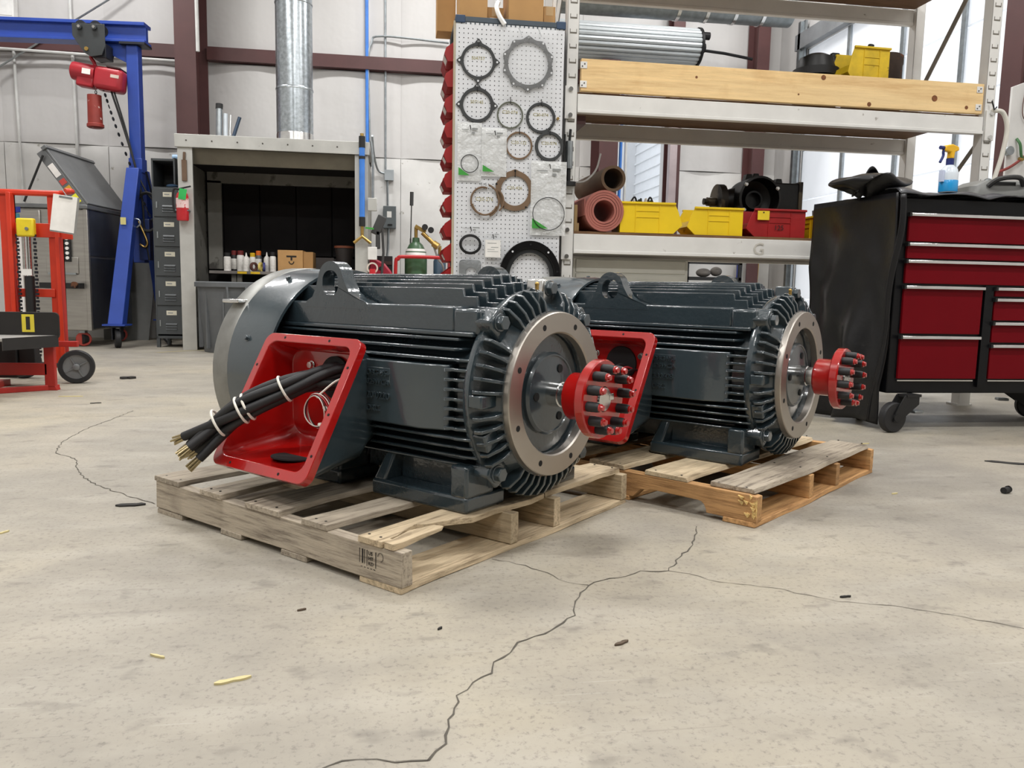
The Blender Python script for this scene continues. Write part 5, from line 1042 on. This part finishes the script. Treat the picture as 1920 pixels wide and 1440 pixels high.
t = thing('low_bench', 'grey steel bench behind the blue crane leg', 'bench', (-3.4, 10.72, 0)); mk('top', MB().box(-.2, .43, -.15, .25, 1.1, 1.14), GDK, t); mk('apron', MB().prism([(-.18, 0), (.35, 0), (.42, .55), (.42, 1.1), (-.18, 1.1)], -.12, -.1, 'y'), mat('apron_grey', '#7b7c7a', .5), t)
# ------------------------------------------------------------------ orange lift stacker
OR = mat('lift_orange', '#d0391e', .4, var=.08); ORD = mat('lift_red', '#a3231a', .45, var=.1)
t = thing('lift_stacker', 'orange red platform lift stacker with a yellow chain guard at the left edge', 'lift', (-2.55, 6.1, 0))
def lb(name, x0, x1, y0, y1, z0, z1, m, par=t, bev=.003): return mk(name, MB().box(x0+2.55, x1+2.55, y0-6.1, y1-6.1, z0, z1), m, par, bev=bev)
for x0, x1 in ((-2.79, -2.69), (-2.47, -2.375)):
    lb('mast_post', x0, x1, 6.28, 6.30, .08, 1.34, OR); lb('mast_post', x1-.03, x1, 6.22, 6.30, .08, 1.34, OR)
lb('top_bar', -2.80, -2.37, 6.26, 6.32, 1.325, 1.365, OR, bev=.012); mk('handle', MB().tube(spline([(.17, .18, 1.35), (.27, .12, 1.355), (.30, .02, 1.35), (.28, -.02, 1.345)], 5), .018, 10), OR, t)
lb('cross_bar', -2.70, -2.40, 6.27, 6.29, 1.03, 1.13, OR); lb('cross_bar', -2.72, -2.44, 6.27, 6.29, .60, .66, OR); lb('side_bracket', -2.40, -2.30, 6.24, 6.27, 1.02, 1.13, OR)
yg = lb('chain_guard', -2.655, -2.535, 6.20, 6.25, 1.03, 1.16, mat('guard_yellow', '#e8cf25', .5), bev=.012); mk('guard_bolt', MB().cyl((-.03, .10, 1.085), (-.03, .09, 1.085), .012, n=12), STEEL, yg)
mk('lift_ram', MB().cyl((-.045, .14, .1), (-.045, .14, .75), .032, n=18), BLK, t); mk('ram_rod', MB().cyl((-.045, .14, .75), (-.045, .14, 1.05), .022, n=18), BRIGHT, t); mk('ram_label', MB().box(-.085, -.015, .105, .11, .755, .80), mat('white_paper', '#eceae5'), t)
for x in (-.105, .01):
    mb = MB()
    for k in range(34): mb.cb((x, .12, .18+k*.026), (.022 if k % 2 else .013, .012, .018))
    mk('lift_chain', mb, CD, t)['kind'] = 'stuff'
mk('slim_rod', MB().cyl((-.16, .14, 1.12), (-.12, .14, .2), .012, n=8), ORD, t); mk('slim_rod', MB().cyl((.19, .1, 1.03), (.22, .05, .15), .013, n=8), ORD, t)
BP = mat('worn_black_plate', '#2c2a29', .45, .4, var=.15, spots=('#6d4a30', 5, .7))
pf = mk('load_backrest', MB().prism(rrect(-.75, .385, .34, .515, .03), -.50, -.485, 'y'), BP, t, bev=.002); mk('caution_label', MB().box(.16, .235, -.5015, -.50, .385, .50), mat('caution_yellow', '#d8c53a', .5), pf); mk('label_print', MB().box(.185, .21, -.5025, -.5015, .40, .485), INK, pf)
mk('platform', MB().prism([(-.75, -.50), (.37, -.50), (.20, -.86), (-.75, -.92)], .345, .365, 'z'), mat('worn_steel_deck', '#a5a29d', .45, .15, var=.15), t, bev=.002); mk('platform_edge', MB().prism([(.20, -.865), (.375, -.50), (.37, -.48), (.19, -.85)], .29, .365, 'z'), BP, t)
mk('front_frame', MB().box(.28, .345, -.50, -.46, .02, .34).box(-.1, .30, -.50, -.47, .10, .18).box(-.12, -.06, -.50, -.46, .02, .34), ORD, t, bev=.005); mk('leg', MB().prism([(.35, -.44), (.30, -.50), (.06, -.68), (.02, -.66)], 0, .035, 'z').prism([(.30, .03), (.345, .03), (.355, .0), (.28, 0)], -.5, -.44, 'y'), ORD, t, bev=.003); mk('leg', MB().box(-.16, -.06, -.64, -.2, 0, .04), ORD, t)
def wheel(x, y):
    M = Matrix.Translation((x, y, .118)) @ Matrix.Rotation(.28, 4, 'Z') @ Matrix.Rotation(PI/2, 4, 'X')
    w_ = mk('wheel', MB().lathe([(.085, -.03), (.112, -.03), (.118, -.02), (.118, .02), (.112, .03), (.085, .03)], 36, M, True), RUB, t)
    mk('wheel_disc', MB().lathe([(0, -.01), (.087, -.02), (.087, .02), (.02, .012), (0, .012)], 36, M), mat('grey_rim', '#77797a', .4, .4), w_); mk('hub', MB().lathe([(0, 0), (.022, 0), (.022, .036), (.012, .04), (0, .04)], 16, M), mat('grey_rim', '#77797a'), w_)
    for k in range(4): mk('spoke', MB().box(.02, .082, -.004, .004, .010, .024, M @ Matrix.Rotation(k*PI/2+.5, 4, 'Z')), mat('grey_rim', '#77797a'), w_)
wheel(.33, -.09); wheel(-.15, .22); mk('axle', MB().cyl((.33, -.09, .118), (-.15, .22, .118), .014, n=10), BLK, t); lb('axle_bracket', -2.36, -2.2, 5.98, 6.02, .26, .30, ORD)
mk('pump_body', MB().box(-.09, .03, -.30, -.15, .06, .33).box(.03, .14, -.28, -.2, .1, .3), BLK, t, bev=.008)
t = thing('clipboard', 'clipboard with white paper hanging on the orange lift', 'clipboard', (-2.25, 6.05, 1.31)); CBm = Matrix.Rotation(.14, 4, 'Y')
mk('board', MB().box(-.085, .085, .0, .006, -.26, 0, CBm), mat('grey_board', '#8b8b88', .5), t); mk('paper', MB().box(-.085, .072, -.003, 0, -.25, .0, CBm), mat('white_paper', '#eceae5'), t); mk('clip', MB().box(-.045, .04, -.008, -.003, -.018, -.006, CBm), STEEL, t); mk('hang_wire', MB().tube([(0, 0, 0), (-.02, .0, .03), (-.03, .0, .045)], .003, 5), STEEL, t)
t = thing('trigger_bottle', 'spray bottle with dark blue trigger behind the orange lift', 'bottle', (-2.86, 6.6, 0)); mk('stand_pole', MB().box(-.05, .05, -.05, .05, 0, 1.09), mat('white_plastic', '#e9e8e4'), t); mk('bottle', MB().cyl((.04, 0, 1.09), (.04, 0, 1.22), .03, .025), mat('teal_bottle', '#3d7f8f', .3), t); mk('trigger', MB().prism([(-.06, 1.26), (.07, 1.27), (.07, 1.23), (.02, 1.22), (-.03, 1.19), (-.01, 1.24)], -.012, .012, 'y'), mat('trigger_blue', '#26358f', .4), t)
t = thing('timber_stack', 'weathered mossy timber block at the left photo edge below the lift platform', 'timber', (-2.42, 5.12, 0), .5)
for k in range(3): mk('timber', MB().box(-.22+.01*k, .07-.01*k, -.10, .06, .002+k*.09, .088+k*.09), WG[0], t, bev=.006)
# small things under and beyond the rack
t = thing('spiral_duct', 'long horizontal spiral duct high behind the rack', 'duct', (0, 0, 0)); mk('duct_pipe', MB().cyl((1.9, 9.5, 4.12), (4.75, 9.5, 4.14), .19, n=36), mat('dull_duct', '#7f8587', .4, .7, var=.2, scale=14), t)
for k in range(4): mk('duct_band', MB().cyl((3.3+k*.35, 9.5, 4.13), (3.34+k*.35, 9.5, 4.13), .196, n=36), BRIGHT, t)
for x in (2.3, 4.3): mk('strap', MB().cyl((x, 9.5, 4.3), (x, 9.5, 6.4), .008, n=6), STEEL, t)
t = thing('work_stand', 'black framed stand with dusty clutter seen under the rack', 'stand', (3.85, 10.2, 0)); mk('frame', MB().box(0, .04, 0, .04, 0, 1.15).box(.74, .78, 0, .04, 0, 1.15).box(0, .78, 0, .04, 1.11, 1.15).box(0, .78, 0, .4, .90, .94), BLK, t); mk('clutter', MB().sphere((.32, .2, 1.0), .1, 14, .6).sphere((.5, .2, 1.02), .08, 14, .8), mat('dusty_grey', '#7d7872', .7), t)
for k, (x, m, s_) in enumerate(((4.82, mat('strip_blue', '#2d3f93', .5), 'navy blue'), (4.90, mat('strip_white', '#d8d8d4', .5), 'white'), (5.08, mat('strip_yellow', '#c9a544', .5), 'yellow'))): tag(mk('stock_bar', MB().cb((x, 10.75, .6), (.05, .04, 1.2), 0, -.06, .06), m), s_+' bar leaning on the back wall, seen under the rack', 'bar')
# ------------------------------------------------------------------ tool chest on the right
DRED = mat('dark_red_gloss', '#6a0713', .4, var=.05, spec=.1); CHK = mat('chest_black', '#0d0e11', .35, spec=.25); CHR = mat('chrome_trim', '#dcdcdc', .15, 1)
BLUE_ = mat('chest_black', '#101114')
t = thing('tool_chest', 'large dark red rolling tool chest with black frame and chrome drawer pulls', 'tool chest', (2.635, 3.9, 0))
W, D, Z0, Z1 = 1.3, .56, .205, 1.243
mk('frame', MB().box(0, W, .012, D, Z0, Z1), CHK, t, bev=.006)
def drawer(x0, x1, z0, z1, split=False):
    d = mk('drawer', MB().box(x0, x1, -.004, .014, z0, z1), DRED, t, bev=.003)
    p = mk('pull', MB().box(x0, x1, -.022, -.004, z1-.004, z1+.004).box(x0, x1, -.024, -.019, z1-.012, z1+.002), CHR, d, bev=.0015)
    mk('pull_cap', MB().box(x0-.012, x0, -.024, .0, z1-.014, z1+.006), BLK, p); return d
for z0, z1 in ((1.015, 1.157), (.926, 1.003), (.795, .914)): drawer(.05, W-.05, z0, z1)
for z0, z1 in ((.528, .779), (.285, .513)): drawer(.05, .515, z0, z1)
for z0, z1 in ((.735, .779), (.605, .72), (.485, .592), (.285, .47)): drawer(.59, W-.05, z0, z1)
mk('kick_trim', MB().box(.05, .50, -.002, .012, .272, .278).box(.59, W-.05, -.002, .012, .272, .278), CHR, t)
mk('post', MB().box(.527, .578, -.006, .012, .24, .79), CHK, t)
for x, y, a in ((.10, -.02, .22), (1.16, .45, 2.8), (.14, .46, 1), (1.2, .05, .6)):
    M = Matrix.Translation((x, y, 0)) @ Matrix.Rotation(a, 4, 'Z')
    c = mk('caster', MB().lathe([(.02, -.022), (.075, -.022), (.082, -.015), (.082, .015), (.075, .022), (.02, .022)], 28, M @ Matrix.Translation((-.09, 0, .082)) @ Matrix.Rotation(PI/2, 4, 'X')), RUB, t)
    mk('fork', MB().prism([(-.11, .06), (-.07, .06), (.06, .15), (.06, .2), (-.04, .2), (-.10, .11)], -.032, -.026, 'y', M).prism([(-.11, .06), (-.07, .06), (.06, .15), (.06, .2), (-.04, .2), (-.10, .11)], .026, .032, 'y', M).box(-.03, .07, -.035, .035, .19, .204, M), BLK, c)
    mk('hub', MB().cyl(M @ Vector((-.09, -.034, .082)), M @ Vector((-.09, .034, .082)), .02, n=14), BLK, c)
    mk('brake_pedal', MB().box(.04, .10, -.03, .03, .10, .115, M), STEEL, c, bev=.003)
# black cover: hangs over the left side, crumpled on top
CLO = mat('black_vinyl_cloth', '#151517', .36, var=.2, bump=.25, bscale=14, bdist=.01, spec=.4)
cl = thing('tool_chest_cover', 'black vinyl cover draped over the left side and top of the tool chest', 'cover', (0, 0, 0))
def sheet(fn, nu, nv, name, th=.004, m=None):
    vs = [tuple(fn(i/nu, j/nv)) for i in range(nu+1) for j in range(nv+1)]
    fs = [(i*(nv+1)+j, (i+1)*(nv+1)+j, (i+1)*(nv+1)+j+1, i*(nv+1)+j+1) for i in range(nu) for j in range(nv)]
    o = mk(name, MB().add(vs, fs), m or CLO, cl, ang=180); s = o.modifiers.new('thick', 'SOLIDIFY'); s.thickness = th; s.offset = 0
    return o
def side(u, v):   # u along depth front->back, v top->bottom
    y = 3.87+.09*v*v*(1-u)+u*.66; z = 1.262-v*1.235
    x = 2.615-.10*u+.02*v*(1-u)
    w = v*(.034*math.sin(9*u+2*v)+.02*math.sin(17*u-4*v+1))+(.02*abs(math.sin(5*(u*.8+v*1.5)))+.012*math.sin(11*(u-v*.6)))*min(1, 3*v)-.01+.012*math.sin(6*v+5*u)*v
    return Vector((x-.03*v+w-.012, y+.02*math.sin(5*v)*v*.6-(1-u)*.0, z+.012*math.sin(7*u)*v))
sheet(side, 40, 40, 'side_drape')
def frontfold(u, v):
    z = 1.262-v*1.22
    return Vector((2.602+.03*u*(1-.5*v)-.045*v+.008*math.sin(13*v)+.02*u*math.sin(5*v)*.5*(1-v), 3.868-.006*u-.006*math.sin(11*v)+.09*v*v, z))
sheet(frontfold, 4, 40, 'front_fold')
def topf(u, v):   # crumpled over the top; its grey colour stands in for the vinyl's sheen
    x = 2.60+u*1.38; y = 3.862+v*.60
    k = .014*math.sin(16*u+3*v)+.010*math.sin(31*u+5*v+1)+.008*math.sin(9*v+23*u)
    lip = max(0, 1-v/.08)
    return Vector((x+.006*math.sin(20*v), y-.006*math.sin(18*u)*lip, 1.262+abs(k)*(1-.3*lip)+.006-lip*(.018+.010*math.sin(22*u))))
sheet(topf, 90, 24, 'top_sheet', .004, mat('sheen_grey_vinyl', '#35363a', .33, var=.2, bump=.25, bscale=14, bdist=.01))
def bunch(u, v):
    a = 2*PI*u; r = .16*math.sin(PI*(.06+.9*v)/1.0)
    return Vector((2.585+r*1.15*math.cos(a)+.03*math.sin(3*a+5*v), 4.12+r*1.3*math.sin(a), 1.272+.11*(1-v)**.7*(1+.5*math.sin(3*a+1)*v)+.02*math.sin(5*a+7*v)*v))
sheet(bunch, 40, 14, 'bunched_fold')
def peak(u, v):
    return Vector((2.47+.20*u+.04*v, 4.05+.12*v+.03*u, 1.275+.15*math.sin(PI*min(1, u*1.05))**1.4*(1-v*.75)+.01*math.sin(8*u+6*v)))
sheet(peak, 20, 10, 'folded_corner')
# spray bottle
t = thing('spray_bottle', 'clear spray bottle of blue cleaner with yellow and navy trigger on the tool chest', 'bottle', (2.96, 3.99, 1.285), .25)
mk('bottle', MB().lathe([(0, 0), (.042, 0), (.046, .006), (.046, .10), (.04, .125), (.02, .145), (.016, .15), (0, .15)], 28), mat('milky_bottle', '#dfe9f2', .2, var=.02), t)
mk('cleaner', MB().lathe([(.0465, .004), (.0475, .006), (.0475, .062), (.0465, .064)], 28, None, True), mat('blue_cleaner', '#2f9fe0', .2, var=.03), t)
mk('label', MB().box(-.062, -.046, -.012, .012, .055, .115), mat('pale_blue_label', '#c9d3ea', .5), t)
mk('collar', MB().cyl((0, 0, .145), (0, 0, .18), .02, n=18), mat('navy_plastic', '#1d2b6b', .4), t)
mk('head', MB().prism([(-.055, .215), (-.05, .245), (.0, .255), (.045, .245), (.05, .225), (.02, .215), (.014, .178), (-.014, .178), (-.012, .212)], -.014, .014, 'y'), mat('yellow_trigger', '#f0b915', .4), t, bev=.006)
mk('trigger', MB().tube(spline([(-.03, 0, .232), (-.055, 0, .215), (-.055, 0, .19), (-.075, 0, .155)], 5), .007, 8), mat('navy_plastic', '#1d2b6b'), t); mk('nozzle', MB().cyl((-.055, 0, .232), (-.08, 0, .232), .01, n=12), mat('navy_plastic', '#1d2b6b'), t)
t = thing('tool_case', 'grey moulded power tool case lying at the right end of the tool chest', 'case', (3.36, 4.16, 1.29), -.1)
TC = mat('grey_moulded_plastic', '#6f706d', .5)
mk('shell', MB().loft([[(a, b, 0) for a, b in rrect(-.2, .3, -.13, .15, .04)], [(a, b, .05) for a, b in rrect(-.19, .29, -.12, .14, .05)], [(a, b, .085) for a, b in rrect(-.13, .24, -.09, .11, .05)]]), TC, t)
mk('handle', MB().tube(spline([(-.10, -.12, .05), (-.06, -.15, .085), (.05, -.15, .095), (.1, -.12, .06)], 6), .014, 8), mat('dark_handle', '#2c2c2c', .5), t); mk('recess', MB().box(-.07, .06, -.115, -.09, .03, .075), BLK, t)
# white service panel with gauges right of the rack
t = thing('service_panel', 'white painted service panel on a post right of the rack', 'panel', (4.87, 5.9, 0))
mk('panel_board', MB().prism([(0, .6), (.48, .6), (.48, 2.58), (0, 2.40)], 0, .02, 'y'), WHITE_BOARD, t, bev=.002)
mk('panel_post', MB().box(.2, .26, .02, .08, 0, 2.45), STEEL, t)
mk('gauge', MB().cyl((.0, 0, 1.90), (.0, -.04, 1.90), .035, n=20), STEEL, t)
mk('valve', MB().tube([(.14, -.01, 1.86), (.10, -.05, 1.83), (.07, -.05, 1.84)], .012, 8), BRASS, t); mk('hose', MB().tube(spline([(-.12, -.05, 1.72), (-.02, -.05, 1.76), (.06, -.05, 1.81), (.13, -.03, 1.86)], 6), .011, 8), mat('red_hose', '#7c2c26', .5), t)
mk('green_hose', MB().tube(spline([(.07, -.01, 2.0), (.08, -.04, 1.95), (.1, -.04, 1.86), (.14, -.03, 1.84)], 6), .011, 8), mat('green_hose', '#3e6b3f', .5), t)
mk('wire', MB().tube(spline([(.2, -.01, 2.5), (.11, -.02, 2.4), (.09, -.02, 2.2), (.16, -.02, 2.1)], 6), .004, 6), mat('brown_wire', '#6f5550', .6), t)
# ------------------------------------------------------------------ bits lying on the floor
CHIP = mat('wood_chip', '#cdbf8e', .8, var=.15); DKB = mat('dark_scrap', '#2a2826', .8); 
def chip(label, x, y, L, W, rz, m, h=.004, jag=True):
    r = random.Random(int(x*1000)); n = 6
    top = [(-L/2+L*i/n, W/2*(r.uniform(.5, 1) if 0 < i < n else .2)) for i in range(n+1)]; bot = [(-L/2+L*i/n, -W/2*(r.uniform(.5, 1) if 0 < i < n else .2)) for i in range(n, -1, -1)]
    o = mk('floor_scrap', MB().prism(top+bot, 0, h), m, None, (x, y, 0.0002), (0, 0, rz)); return tag(o, label, 'scrap', 'scraps on the floor')
chip('pale wood sliver on the floor at lower left', -.288, 1.436, .065, .014, .35, CHIP)
chip('dark brown splinter on the floor below the cracks', .467, 1.511, .038, .011, .5, mat('brown_scrap', '#5a4c3e', .8))
chip('dark rag scrap on the floor left of the nearer motor', -1.969, 6.298, .11, .09, .2, DKB, .015)
chip('dark flake by the left corner of the nearer pallet', -.841, 2.669, .09, .03, .1, DKB, .005)
chip('dark oily smear scrap on the floor at the far right', 2.70, 3.09, .19, .05, -.5, DKB, .003)
chip('dark flake beside the long right-hand crack', 1.079, 1.70, .03, .008, .1, DKB)
chip('tiny dark flake left of the centre crack', .10, 1.62, .014, .006, .8, DKB)
chip('tiny grey flake in front of the nearer pallet', -.2, 1.75, .02, .007, .4, mat('brown_scrap', '#5a4c3e'))
chip('pale sliver on the floor near the farther pallet', 1.83, 2.62, .03, .008, .3, CHIP)
chip('pale sliver on the floor beyond the farther pallet', 2.3, 3.55, .05, .012, .2, CHIP)
chip('pale chip beside the long left-hand crack', -1.1, 2.4, .03, .01, 1.1, CHIP)
chip('pale strip on the floor in front of the orange lift', -2.0, 5.3, .14, .02, .05, CHIP)
chip('small dark chip in front of the lift wheel', -1.75, 5.0, .06, .025, .3, DKB)
chip('thin pale shaving at the lower left of the floor', -.45, 1.55, .035, .006, -.5, CHIP)
t = thing('plastic_plug', 'small black plastic plug on the floor at the right edge', 'plug', (2.27, 2.60, 0), .4)
mk('body', MB().cyl((-.018, 0, .012), (.018, 0, .012), .012, n=18), BLK, t); mk('collar', MB().cyl((.012, 0, .0135), (.018, 0, .0135), .0135, n=18), GB, t)
